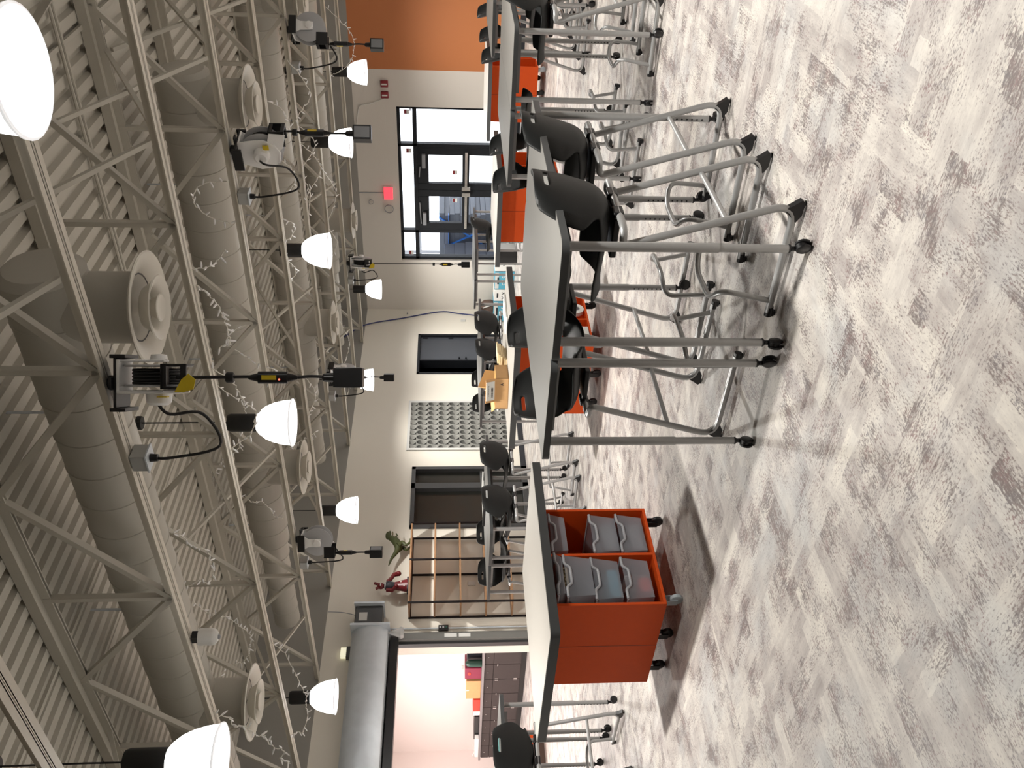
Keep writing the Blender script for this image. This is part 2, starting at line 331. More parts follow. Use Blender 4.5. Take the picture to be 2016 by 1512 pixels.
for s, (a, b) in enumerate(((xa+.03, xm-.005), (xm+.005, xb-.03))):
    dl = MB().box(a, a+.14, Y0, Y1-.03, .03, 2.02).box(b-.14, b, Y0, Y1-.03, .03, 2.02).box(a+.14, b-.14, Y0, Y1-.03, 1.80, 2.02).box(a+.14, b-.14, Y0, Y1-.03, .03, .28).box(a+.14, b-.14, Y0, Y1-.03, .98, 1.12)
    dl = build('door_leaf', dl, 'frame_dark', root, bevel=.004)
    build('pane', MB().box(a+.14, b-.14, YE+.10, YE+.108, .28, .98), 'glass', dl); build('pane', MB().box(a+.14, b-.14, YE+.10, YE+.108, 1.12, 1.80), 'glass', dl)
    hb = MB().box(a+.05, b-.05, Y0-.07, Y0-.03, 1.02, 1.07)
    e = b-.10 if s == 0 else a+.02
    hb.box(e, e+.08, Y0-.08, Y0, .96, 1.13); build('push_bar', hb, 'steel_bar', dl)
    e = a+.12 if s == 0 else b-.40
    build('door_closer', MB().box(e, e+.28, Y0-.07, Y0, 1.86, 1.93).bar((e+.02, Y0-.03, 1.97), (e+.5 if s == 0 else e-.2, Y0-.03, 1.99), .02, .02), 'grey_item', dl)
for i, (px, pz, lab) in enumerate(((x1-.13, 2.16, 'right-hand overhead pane'), (xb-.10, 2.14, 'middle overhead pane at its right end'), (x0+.14, 2.15, 'left-hand overhead pane'), (xb-.55, 1.22, 'right door leaf, upper glass'), (xm-.24, 1.22, 'left door leaf, upper glass'))):
    o = build('sticker', MB().box(px-.045, px+.045, YE+.088, YE+.092, pz, pz+.10), 'paper', None); tag(o, 'small red and white sticker on the '+lab, 'sticker')
    build('red_band', MB().box(px-.04, px+.04, YE+.085, YE+.088, pz+.05, pz+.09), 'alarm_red', o)
# outdoors
struct('ground', MB().box(-30, 10, YE+.3, 45, -.12, -.02), 'ground')
def siding(name, x0, x1, y0, y1, z1, m, label, n):
    r = thing(name, label, 'stack', (x0, y0, 0)); h = z1/n
    for i in range(n):
        build('board', MB().box(0+(i % 2)*.02, x1-x0-(i % 3)*.03, 0, y1-y0, i*h, (i+1)*h-.002), m, r, bevel=.008)
    return r
siding('board_stack', -11.6, -9.7, 18.6, 20.0, 1.62, 'siding', 'stack of blue grey boards outdoors, tied with blue straps, behind the left exit door', 13)
siding('board_stack', -12.6, -10.3, 17.55, 18.3, 1.5, 'siding_dark', 'darker rounded-end stack of boards outdoors behind the left side window', 6)
st = MB().bar((-10.9, 18.57, 0), (-9.8, 18.57, 1.62), .09, .012).bar((-9.9, 18.565, .1), (-10.6, 18.565, 1.5), .09, .012).bar((-10.6, 18.56, 1.4), (-9.7, 18.56, 1.4), .1, .012).bar((-9.95, 18.6, 1.63), (-9.95, 20, 1.63), .09, .01)
tag(build('tie_strap', st, 'strap'), 'blue straps crossing over the board stack outside the exit', 'strap')
pg = thing('porch_post', 'thin grey porch frame of posts and rail outside the right side window', 'post', (-6.3, 18.6, 0))
build('post', MB().box(-.03, .03, -.03, .03, 0, 3.2), 'grey_item', pg); build('rail', MB().bar((-.9, 0, 2.25), (1.1, 0, 2.25), .05, .05), 'grey_item', pg)
pg = thing('porch_post', 'thin grey porch frame of posts and rail outside the left side window', 'post', (-11.0, 19.0, 0))
build('post', MB().box(-.03, .03, -.03, .03, 1.62, 3.2), 'grey_item', pg); build('rail', MB().bar((-.9, 0, 2.1), (1.5, 0, 2.1), .05, .05), 'grey_item', pg)
# ------------------------------------------------------------------ things on the walls
def wbox(name, b, m, label, cat, bevel=.004):
    return tag(build(name, MB().box(*b), m, None, bevel=bevel), label, cat)
es = thing('exit_sign', 'glowing red exit sign above the glass doors', 'sign', (-7.95, YE, 2.53))
build('sign_face', MB().box(-.13, .13, -.05, -.02, 0, .18), 'red_exit', es); build('sign_back', MB().box(-.135, .135, -.02, 0, -.005, .185), 'white_plastic', es)
for i, (X, lab) in enumerate(((-5.72, 'right'), (-5.93, 'left'))):
    a = thing('fire_alarm', 'dark red fire alarm box high on the white wall, the %s one of the pair' % lab, 'alarm', (X, YE, 2.53))
    build('body', MB().box(-.06, .06, -.06, 0, 0, .14), 'alarm_red', a, bevel=.01); build('strobe', MB().box(-.012, .012, -.075, -.06, .02, .12), 'white_plastic', a)
tag(build('conduit', MB().tube(fillet([(-6.0, YE-.015, 2.6), (-6.12, YE-.015, 2.9), (-6.15, YE-.015, 3.1), (-6.7, YE-.015, 3.2)], .08), .009, 6), 'white_plastic'), 'thin conduit climbing from the left fire alarm', 'conduit')
tag(build('conduit', MB().tube([(-7.95, YE-.012, 2.72), (-7.95, YE-.012, 3.22)], .008, 6), 'grey_item'), 'thin straight conduit above the red exit sign', 'conduit')
cl = [( -8.3+.09*math.cos(t*.35), YE-.02-.0006*t, 2.62+.09*math.sin(t*.35)) for t in range(60)]
tag(build('cable_coil', MB().tube(cl, .004, 5), 'grey_item'), 'small coil of thin grey cable on the wall left of the exit sign', 'cable')
cl = [(-8.15+.05*math.cos(t*.4), YE-.02-.0006*t, 2.98+.045*math.sin(t*.4)) for t in range(40)]
tag(build('cable_coil', MB().tube(cl, .0035, 5), 'grey_item'), 'smaller cable loop high on the wall above the other coil', 'cable')
tag(build('data_cable', MB().tube(smooth([(XL+.08, 14.6, 3.9), (XL+.04, 15.0, 3.6), (XL+.03, 15.44, 3.2), (XL+.02, 15.72, 2.4), (XL+.02, 15.98, 1.6), (XL+.02, 15.92, 1.2), (XL+.02, 15.8, .6)]), .013, 8), 'blue_cable'), 'dark blue cable bundle running down the wall in the corner', 'cable')
wbox('outlet_plate', (XL, XL+.012, 15.62, 15.70, 1.02, 1.13), 'paper_grey', 'small wall outlet plate below the blue cable in the corner', 'outlet')
wbox('wall_hook', (XL, XL+.03, 15.9, 15.93, 2.3, 2.33), 'grey_item', 'tiny dark hook high on the wall by the corner', 'hook')
# left wall door with slate leaf
r = thing('door_2', 'slate grey steel door in a dark frame beside a black opening', 'door'); r['kind'] = 'structure'
build('frame', MB().box(XL-.2, XL+.015, D2[0], D2[0]+.05, 0, D2[3]).box(XL-.2, XL+.015, D2[1]-.05, D2[1], 0, D2[3]).box(XL-.2, XL+.015, D2[0], D2[1], D2[3]-.05, D2[3]).box(XL-.2, XL+.0, 14.2, 14.24, 0, D2[3]), 'frame_dark', r, bevel=.003)
lf = build('door_leaf', MB().box(XL-.09, XL-.04, 14.24, 15.08, .01, 2.0), 'slate_door', r, bevel=.003)
build('lever', MB().box(XL-.04, XL+.0, 14.30, 14.34, 1.16, 1.19).box(XL-.04, XL, 14.30, 14.34, 1.02, 1.05), 'frame_dark', lf); build('hinge', MB().box(XL-.04, XL-.03, 15.02, 15.08, 1.85, 1.95).box(XL-.04, XL-.03, 15.02, 15.08, 1.3, 1.4), 'frame_dark', lf)
build('dark_panel', MB().box(XL-.26, XL-.2, 13.79, 14.2, 0, 2.0), 'dark_void', r); build('dark_backing', MB().box(XL-.27, XL-.2, 13.74, 15.13, 0, 2.05), 'dark_void', r)  # full-height black sheets stand in for the dark depth of the opening
# glazed storefront door frame
r = thing('window_1', 'dark grey interior storefront frame with two tall dim panes', 'window'); r['kind'] = 'structure'
a, b, _, t = SL
fm = MB().box(XL-.2, XL+.02, a, a+.08, 0, t).box(XL-.2, XL+.02, b-.07, b, 0, t).box(XL-.2, XL+.02, a, b, t-.07, t).box(XL-.2, XL+.02, 10.50, 10.63, 0, t).box(XL-.2, XL+.02, a, b, 0, .10).box(XL-.12, XL-.02, 10.63, b-.07, .78, .84)
build('frame', fm, 'frame_grey', r, bevel=.004)
build('pane', MB().box(XL-.08, XL-.07, a+.08, 10.5, .1, t-.07), 'dark_glass', r); build('pane', MB().box(XL-.08, XL-.07, 10.63, b-.07, .1, t-.07), 'dark_glass', r)
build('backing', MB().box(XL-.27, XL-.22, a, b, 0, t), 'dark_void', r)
# mural
r = thing('wall_panel', 'framed black and white panel printed with rows of shaded circles', 'artwork', (XL, 0, 0))
build('printed_face', MB().box(.012, .018, 11.52, 12.82, .30, 2.12), 'mural_print', r)
build('frame', MB().box(0, .025, 11.47, 11.52, .25, 2.17).box(0, .025, 12.82, 12.87, .25, 2.17).box(0, .025, 11.52, 12.82, 2.12, 2.17).box(0, .025, 11.52, 12.82, .25, .30).box(0, .012, 11.52, 12.82, .3, 2.12), 'paper_grey', r)
# open shelf
r = thing('bookshelf', 'tall open shelf of wooden boards on dark metal posts against the white wall', 'shelf', (0, 0, 0))
SX0, SX1 = XL+.02, XL+.42; SY0, SY1 = 7.79, 9.36
for z in (.06, .45, .84, 1.22, 1.61, 1.985): build('shelf_board', MB().box(SX0+.005, SX1-.005, SY0+.01, SY1-.01, z-.012, z+.012), 'wood', r)
for y in (SY0, 8.59, SY1-.025):
    build('post', MB().box(SX1-.025, SX1, y, y+.025, 0, 2.0), 'dark_metal', r); build('post', MB().box(SX0, SX0+.025, y, y+.025, 0, 2.0), 'dark_metal', r)
build('back_rail', MB().box(SX0, SX0+.02, SY0, SY1, 1.96, 1.985), 'dark_metal', r)
wbox('light_switch', (XL, XL+.012, 8.40, 8.48, .98, 1.10), 'white_plastic', 'white switch plate on the wall behind the open shelf', 'switch')
# green dinosaur toy on the shelf
DS = 2.0
r = thing('dinosaur_toy', 'green toy dinosaur standing on top of the open shelf', 'toy', (XL+.2, 9.02, DS), 0)
body = MB().tube(smooth([(0, -.36, .33), (0, -.22, .29), (0, -.08, .22), (0, .02, .20), (0, .12, .24), (0, .19, .31), (0, .22, .37)], 5), .05, 12, rs=[.008+.0*i for i in range(1)]*0 + [ [.008, .022, .04, .062, .066, .05, .036][min(6, int(i/5))] + ([.014, .018, .022, .004, -.016, -.014, 0][min(6, int(i/5))])*((i % 5)/5) for i in range(31)])
build('body', body, 'dino_green', r)
build('head', MB().ball((0, .25, .37), .055, 12, (.8, 1.5, .8)).ball((0, .30, .345), .035, 10, (.8, 1.5, .6)), 'dino_green', r)
build('jaw', MB().ball((0, .29, .30), .028, 10, (.8, 1.7, .5)), 'dino_belly', r)
for s in (-1, 1):
    build('leg', MB().tube(smooth([(s*.05, .0, .2), (s*.06, .05, .13), (s*.06, .0, .07), (s*.06, .06, .012)], 4), .03, 8, rs=[.05, .047, .043, .038, .034, .03, .026, .022, .02, .02, .018, .018, .016]).box(s*.06-.02, s*.06+.02, .03, .12, 0, .02), 'dino_green', r)
    build('arm', MB().tube([(s*.04, .17, .26), (s*.05, .21, .22), (s*.05, .25, .24)], .012, 6), 'dino_green', r)
# red armoured figurine (generic)
r = thing('red_figurine', 'glossy red and black armoured figurine raising one fist on the shelf top', 'toy', (XL+.2, 8.27, DS))
build('base', MB().prism(rrect(-.07, .07, -.13, .13, (.03,)*4), 0, .03), 'fig_black', r)
build('cape', MB().lathe([(.11, .02), (.095, .08), (.07, .18), (.055, .24), (.05, .27)], 16, M=Matrix.Diagonal((.7, 1.05, 1)).to_3x3()), 'fig_red', r)
build('torso', MB().lathe([(.055, .2), (.07, .26), (.082, .31), (.06, .36), (.03, .38)], 14, M=Matrix.Diagonal((.75, 1, 1)).to_3x3()), 'fig_black', r)
build('collar', MB().lathe([(.05, .345), (.06, .35), (.06, .365), (.05, .37)], 14, M=Matrix.Diagonal((.8, 1, 1)).to_3x3()), 'white_plastic', r)
hd = build('head', MB().ball((0, 0, .425), .055, 12, (.9, .95, 1.05)).bar((0, .03, .46), (0, .055, .53), .03, .03).bar((0, -.03, .46), (0, -.05, .50), .03, .03), 'fig_red', r)
build('visor', MB().box(.04, .055, -.03, .03, .42, .435), 'white_plastic', hd)
build('arm', MB().tube([(0, .07, .33), (.02, .13, .27), (.03, .18, .24), (.03, .2, .19)], .03, 8, rs=[.036, .03, .034, .04]).ball((.03, .205, .165), .042, 10), 'fig_red', r)
build('arm', MB().tube([(0, -.07, .33), (.02, -.1, .25), (.06, -.07, .2)], .03, 8, rs=[.036, .03, .03]).ball((.065, -.06, .19), .034, 10), 'fig_red', r)
for y, z in ((-.05, .07), (.03, .12), (-.02, .17)): build('emblem', MB().ball((.075-z*.2, y, z), .014, 8), 'white_plastic', r)
# roller shutter
r = thing('roller_shutter', 'blue grey steel roller shutter drum above the office opening', 'shutter', (XL, 0, 0))
hood = MB(); pr = [(.0, 2.30), (.0, 2.78), (.12, 2.80), (.26, 2.78), (.36, 2.68), (.40, 2.52), (.38, 2.36), (.30, 2.27), (.12, 2.24)]
n = len(pr); vs = [(x, RD[0]-.1, z) for x, z in pr]+[(x, 7.42, z) for x, z in pr]; hood.add(vs, [tuple(range(n)), tuple(range(n, 2*n))]+[(i, (i+1) % n, (i+1) % n+n, i+n) for i in range(n)])
build('drum_hood', hood, 'galv', r); build('bottom_bar', MB().box(.03, .22, RD[0], 7.36, 2.12, 2.235), 'black_plastic', r)
build('end_plate', MB().box(.0, .42, 7.42, 7.46, 2.24, 2.80), 'galv', r)
mo = build('motor_box', MB().box(.02, .30, 7.46, 7.84, 2.36, 2.76), 'galv_dark', r, bevel=.012); build('motor_label', MB().box(.30, .304, 7.58, 7.72, 2.58, 2.70), 'paper_grey', mo); build('motor_flange', MB().box(.0, .36, 7.84, 7.87, 2.34, 2.78), 'galv', mo)
build('guide_rail', MB().box(0, .10, 7.38, 7.50, 0, 2.24), 'guide_grey', r, bevel=.004); build('guide_lip', MB().box(-.05, .04, 7.34, 7.38, 0, 2.24), 'galv_dark', r)
build('label', MB().box(.10, .103, 7.41, 7.47, 1.28, 1.46).box(.10, .103, 7.41, 7.47, 1.08, 1.25), 'paper_grey', r)
r = thing('hanging_bag', 'crumpled clear plastic bag hanging below the roller shutter drum', 'bag', (XL+.30, 7.36, 2.06))
mb = MB(); random.seed(3); prs = [(.012, .20), (.03, .15), (.06, .08), (.085, .02), (.07, -.02)]; mb.lathe([(rr*random.uniform(.8, 1.2), z) for rr, z in prs], 9)
build('pouch', mb, 'bag', r); build('tie', MB().tube([(0, 0, .16), (0, 0, .178)], .006, 6), 'white_plastic', r)
r = thing('shutter_control', 'small black three-button control box beside the roller opening', 'switch', (XL, 7.62, 1.40))
build('body', MB().box(0, .04, -.045, .045, 0, .15), 'black_plastic', r, bevel=.004)
for k in range(3): build('button', MB().box(.04, .05, -.015, .015, .02+.045*k, .045+.045*k), 'green_dark' if k == 0 else 'grey_item', r)
tag(build('conduit', MB().tube([(XL+.02, 7.62, 1.55), (XL+.02, 7.62, 2.3)], .011, 8).tube([(XL+.02, 7.62, 1.40), (XL+.02, 7.62, .02)], .011, 8), 'galv'), 'thin grey conduit running up and down from the shutter control box', 'conduit')
r = thing('emergency_light', 'small lit twin-lamp fixture high above the roller shutter', 'light', (XL, 7.22, 2.86))
build('body', MB().box(0, .07, -.09, .09, -.06, 0), 'galv_dark', r); build('lens', MB().box(.01, .075, -.07, .07, 0, .08), mat('emergency_glow', (.8, .8, .6), .4, emit=(1, .95, .7), es=.7), r)
tag(build('pull_chain', MB().tube(smooth([(XL+.02, 7.95, 3.2), (XL+.06, 7.9, 2.95), (XL+.1, 7.8, 2.72)]), .006, 5), 'grey_item'), 'thin slack chain above the shutter motor box', 'chain')
# ------------------------------------------------------------------ office counter
r = thing('counter_cabinet', 'long dark woodgrain base cabinet with drawers and doors in the next room', 'cabinet', (0, 0, 0))
cx0, cx1, cy, ch = -16.74, XL-.3, 8.72, .80
build('body', MB().box(cx0, cx1, cy+.02, OY, .10, ch-.04), 'wood_veneer', r); build('toe_kick', MB().box(cx0+.05, cx1, cy+.08, OY, 0, .10), 'black_plastic', r)
tag(build('worktop', MB().box(cx0-.05, cx1, cy-.03, OY, ch-.04, ch), mat('worktop', (.22, .20, .20), .5)), 'thin grey worktop along the dark cabinets in the next room', 'worktop')
x = cx0; i = 0
while x < cx1-.5:
    w_ = .94
    for k in range(2):
        dr = build('drawer', MB().box(x+k*.47+.006, x+k*.47+.464, cy, cy+.02, ch-.20, ch-.05), 'wood_veneer', r); build('knob', MB().ball((x+k*.47+.235, cy-.01, ch-.11), .011, 8), 'chrome', dr)
        do = build('cabinet_door', MB().box(x+k*.47+.006, x+k*.47+.464, cy, cy+.02, .11, ch-.21), 'wood_veneer', r)
        build('handle', MB().ball((x+.45+.04*k, cy-.01, .52), .011, 8), 'chrome', do); hx = x+.012 if k == 0 else x+.90; build('hinge', MB().box(hx, hx+.02, cy-.006, cy, .16, .22).box(hx, hx+.02, cy-.006, cy, .5, .56), 'chrome', do)
    x += w_
def citem(x0, x1, h, m, name, label, cat, y0=8.85, y1=9.15, z=.80):
    o = build(name, MB().box(0, x1-x0, 0, y1-y0, 0, h), m, None, bevel=.006); o.location = (x0, y0, z); return tag(o, label, cat)
citem(-13.60, -13.22, .27, 'dark_void', 'tool_case', 'dark grey case at the right end of the office counter', 'case')
o = build('water_bottle', MB().lathe([(.06, 0), (.065, .02), (.065, .22), (.05, .27), (.03, .29), (.03, .3)], 16), 'green_dark'); o.location = (-13.46, 8.76, .8); tag(o, 'dark green bottle in front of the dark case on the office counter', 'bottle')
o = citem(-14.10, -13.76, .30, 'maroon', 'storage_box', 'maroon box with a pink oval on the office counter', 'box'); build('pink_oval', MB().ball((.17, -.004, .22), .05, 12, (1, .08, .6)), 'red_exit' if 0 else 'red', o)
o = citem(-14.76, -14.18, .27, 'card', 'cardboard_box', 'brown cardboard box next to the maroon box on the office counter', 'box'); build('tape', MB().box(.27, .30, -.002, .302, .22, .272), 'paper', o)
o = citem(-15.35, -14.82, .13, 'red', 'binder_pile', 'low pile of red and white binders on the office counter', 'binders'); build('white_spine', MB().box(-.0, .14, -.004, .0, .0, .125), 'paper', o)
citem(-16.25, -15.42, .10, 'black_plastic', 'laptop_case', 'flat black case lying on the office counter', 'case')
o = citem(-16.75, -16.05, .08, 'paper', 'paper_tray', 'white tray of papers at the left end of the office counter', 'tray', y0=8.74, y1=8.84); build('cord', MB().tube(smooth([(0, 0, .06), (.1, -.02, .12), (.25, 0, .08), (.5, .02, .13)]), .006, 5), 'white_plastic', o)
citem(-14.55, -14.42, .04, 'paper_grey', 'wall_outlet', 'small double outlet on the bright office wall above the counter', 'outlet', y0=OY-.012, y1=OY, z=1.12)
pl = MB(); random.seed(5)
for k in range(14): t = k*2.4; pl.tube([(0, 0, 0), (.05*math.cos(t), .05*math.sin(t), .10), (.14*math.cos(t), .14*math.sin(t), .17+.02*(k % 3))], .006, 5)
r = thing('spiky_plant', 'small dark spiky plant at the left edge of the office', 'plant', (-13.6, 6.3, 1.25)); build('leaves', pl, 'plant', r); build('pot', MB().lathe([(.05, -.1), (.07, 0), (.06, 0), (.045, -.08)], 12), 'brown', r); build('stand', MB().tube([(0, 0, -1.25), (0, 0, -.1)], .015, 8).lathe([(.14, -1.25), (.14, -1.23), (.015, -1.22)], 14), 'brown', r)
# ------------------------------------------------------------------ ceiling: joists, ducts, bracing
JY = [2.05+1.6*k for k in range(9)]; JN = ['nearest', 'second', 'third', 'fourth', 'fifth', 'sixth', 'seventh', 'eighth', 'farthest']
JXa, JXb = XL, 3.0
web = {}
wm = MB().bar((0, 0, 0), (.95, 0, .82), .042, .04); vm = MB().bar((0, 0, 0), (0, 0, .82), .042, .036); dm = MB().bar((0, 0, .82), (.95, 0, 0), .042, .04)
protos = [build('web_member', q, 'joist_paint') for q in (wm, vm, dm)]
NX = [-2.85+1.9*k for k in range(-5, 4)]
for i, y in enumerate(JY):
    r = thing('roof_joist', 'off-white painted open-web steel roof joist, %s one from the camera' % JN[i], 'joist', (0, y, 3.20), group='steel roof joists')
    ch = MB(); bx = MB()
    for s in (-1, 1): bx.box(JXa, JXb, min(s*.002, s*.055), max(s*.002, s*.055), 0, .008).box(JXa, JXb, min(s*.008, s*.014), max(s*.008, s*.014), 0, .06); ch.box(JXa, JXb, min(s*.004, s*.07), max(s*.004, s*.07), .86, .935).box(JXa, JXb, min(s*.01, s*.018), max(s*.01, s*.018), .80, .86)
    build('bottom_chord', bx, 'chord_lit', r); build('top_chord', ch, 'joist_paint', r)
    for nx in NX:
        for j, p in enumerate(protos):
            xo = nx if j < 2 else nx-.95
            if xo < XL-.02: continue
            if i == 0 and nx == NX[0] and j == 0: pass
            c = p.copy(); COL.objects.link(c); c.parent = r; c.location = (xo if j < 2 else nx-.95, 0, .03)
            if j == 2: c.location = (nx-.95, 0, .03)
for p in protos: bpy.data.objects.remove(p)
bn = 0
for X in (-2.25, -6.35, -9.3):
    for i in range(len(JY)-1):
        y0, y1 = JY[i], JY[i+1]
        if X == -9.3 and i < 2 or (X != -2.25 and i % 2): continue
        r = thing('bridging_brace', 'thin crossed brace between the %s and %s joists, %s' % (JN[i], JN[i+1], {-2.25: 'right-hand row', -6.35: 'middle row', -9.3: 'row by the left wall'}[X]), 'brace', (X, 0, 0), group='cross braces between the joists')
        build('diagonal', MB().bar((0, y0+.06, 3.99), (0, y1-.06, 3.25), .03, .03), 'joist_paint', r); build('diagonal', MB().bar((.035, y0+.06, 3.25), (.035, y1-.06, 3.99), .03, .03), 'joist_paint', r)
def duct(y, z, xa, xb, ra, rb, xt, label):
    r = thing('air_duct', label, 'duct', (0, y, z)); mb = MB(); prof = []
    x = xb
    while x > xa:
        rr = ra if x > xt+.3 else (rb if x < xt-.3 else rb+(ra-rb)*(x-xt+.3)/.6)
        prof += [(rr, x), (rr, x-.262), (rr+.005, x-.266), (rr+.005, x-.274), (rr, x-.278)]; x -= .28
    mb.lathe(list(reversed(prof)), 28, axis='x'); build('pipe', mb, 'duct_paint', r)
    if xb < -1: mb2 = MB().lathe([(.001, 0), (ra*.8, 0), (ra, -.04)], 28, axis='x', c=(xb+.04, 0, 0)); build('end_cap', mb2, 'duct_paint', r)
    for hx in (-3.6, -5.6, -8.2): build('hanger', MB().bar((hx, 0, .2), (hx, 0, 4.14-z), .02, .006), 'galv', r)
    return r
DN = [(4.19, 'nearest'), (7.38, 'second'), (10.6, 'third'), (13.9, 'farthest')]
for y, nme in DN: duct(y, 3.64, -9.9, -2.58, .235, .17, -8.3, 'round off-white spiral air duct between the joists, %s one from the camera' % nme)
def diffuser(x, y, label):
    r = thing('ceiling_diffuser', label, 'diffuser', (x, y, 3.10), group='round duct diffusers')
    build('neck', MB().lathe([(.206, .060), (.206, .42)], 28), 'duct_paint', r)
    build('flare_ring', MB().lathe([(.315, 0), (.325, .006), (.32, .014), (.25, .038), (.204, .062), (.196, .06), (.235, .028), (.315, 0)], 36), 'diffuser_paint', r)
    build('inner_ring', MB().lathe([(.185, -.055), (.19, -.048), (.15, -.02), (.115, .03), (.108, .03), (.118, -.018), (.14, -.038), (.185, -.055)], 32), 'diffuser_paint', r)
    build('center_cone', MB().lathe([(.001, -.045), (.045, -.047), (.074, -.06), (.08, -.055), (.06, -.03), (.03, .04), (.001, .06)], 24), 'diffuser_paint', r)
    build('throat', MB().lathe([(.001, .13), (.175, .13), (.198, .058), (.190, .058), (.17, .126), (.001, .126)], 24).bar((-.17, 0, .085), (.17, 0, .085), .012, .03).bar((0, -.17, .085), (0, .17, .085), .012, .03), 'dark_void', r)  # black lining puts the shade inside the neck into the colour
    return r
index_children()
d0 = diffuser(-2.81, 4.19, 'large round white duct diffuser nearest the camera, right of the big cord reel')
index_children()
for X, Y, lab in ((-2.83, 7.38, 'round white duct diffuser behind the second cord reel on the right'), (-7.2, 7.38, 'round white duct diffuser behind the hanging lamp in the middle'), (-6.94, 4.19, 'round white duct diffuser low at the left above the office opening'),
                  (-7.36, 10.6, 'round white duct diffuser seen nearly edge-on beyond the middle lamp'), (-7.42, 13.9, 'farthest round white duct diffuser, near the exit wall'), (-2.83, 10.6, 'round white duct diffuser far right above the orange wall')):
    dup(d0, (X, Y, 3.10), 0, lab)
r = thing('conduit_pair', 'pair of parallel thin conduits fixed under the roof deck', 'conduit', (0, 6.30, ZD-.03))
build('conduit', MB().tube([(-5.2, 0, 0), (-1.5, 0, 0)], .014, 8), 'joist_paint', r); build('conduit', MB().tube([(-5.2, .055, 0), (-1.5, .055, 0)], .014, 8), 'joist_paint', r)
r = thing('ceiling_sensor', 'white round sensor fixed under the second roof joist', 'sensor', (-5.25, 3.68, 3.02)); build('body', MB().lathe([(.001, 0), (.03, 0), (.055, .02), (.06, .04), (.06, .13), (.001, .13)], 20), 'white_plastic', r); build('eye', MB().ball((0, 0, .0), .02, 8), 'grey_item', r); build('mount', MB().box(-.03, .03, -.03, .03, .13, .18), 'black_plastic', r)
# ------------------------------------------------------------------ pendant lamps
def lamp():
    r = thing('pendant_lamp', 'x', 'lamp', (0, 0, 2.74), group='bell pendant lamps')
    prof = [(.198, .0), (.196, .03), (.188, .09), (.170, .16), (.142, .225), (.105, .275), (.07, .305)]
    inn = [(a-.006, b) for a, b in reversed(prof)]
    build('bell_shade', MB().lathe(prof+inn+[prof[0]], 32), 'shade', r); build('shade_lip', MB().lathe([(.198, .012), (.207, .008), (.209, -.002), (.2, -.006), (.192, .0), (.192, .012)], 32), 'shade_lip', r)
    build('housing', MB().lathe([(.001, .30), (.076, .30), (.078, .31), (.078, .52), (.07, .545), (.001, .55)], 24), 'housing', r)
    build('cord', MB().tube([(0, 0, .54), (.004, 0, .75), (0, 0, 1.28)], .006, 6), 'black_rubber', r); build('canopy', MB().lathe([(.001, 1.26), (.055, 1.26), (.06, 1.27), (.06, 1.30), (.001, 1.30)], 20), 'housing', r)
    build('stem_box', MB().box(-.04, .04, -.04, .04, 1.30, 1.40), 'joist_paint', r); return r
LP = {(-4.95, 2.62): 'lit bell pendant lamp cut off at the lower left, very large', (-4.95, 5.62): 'lit bell pendant lamp in front of the fourth joist, below the big cord reel', (-4.95, 8.55): 'lit bell pendant lamp above the glass exit doors, the nearer one', (-4.88, 11.38): 'lit bell pendant lamp behind the second cord reel outlet box',
      (-4.86, 14.15): 'lit bell pendant lamp against the orange wall edge', (-9.38, 5.70): 'lit bell pendant lamp above the roller shutter', (-9.40, 8.72): 'lit bell pendant lamp beside the far left cord reel', (-9.54, 11.97): 'lit bell pendant lamp partly hidden by a black outlet box', (-9.27, 14.52): 'lit bell pendant lamp next to the farthest cord reel',
      (-.99, 2.80): 'lit bell pendant lamp cut off at the top left corner of the picture'}
HID = [(-.95, 5.7), (-.95, 8.6), (-.95, 11.4), (-.95, 14.2), (-9.4, 2.7), (3.1, 8.6)]  # unseen lamps continuing the grid, added for their light
index_children(); L0 = None
for (X, Y), lab in list(LP.items())+[(q, None) for q in HID]:
    if L0 is None: L0 = lamp(); L0.location = (X, Y, 2.74); L0['label'] = lab; index_children(); o = L0
    else: o = dup(L0, (X, Y, 2.74), 0, lab or 'lit bell pendant lamp added unseen outside the picture for its light, over the bay at x %.0f y %.0f' % (X, Y))
    point('lamp_light', (X, Y, 2.73), LAMP_W, .06, (1, .965, .905))
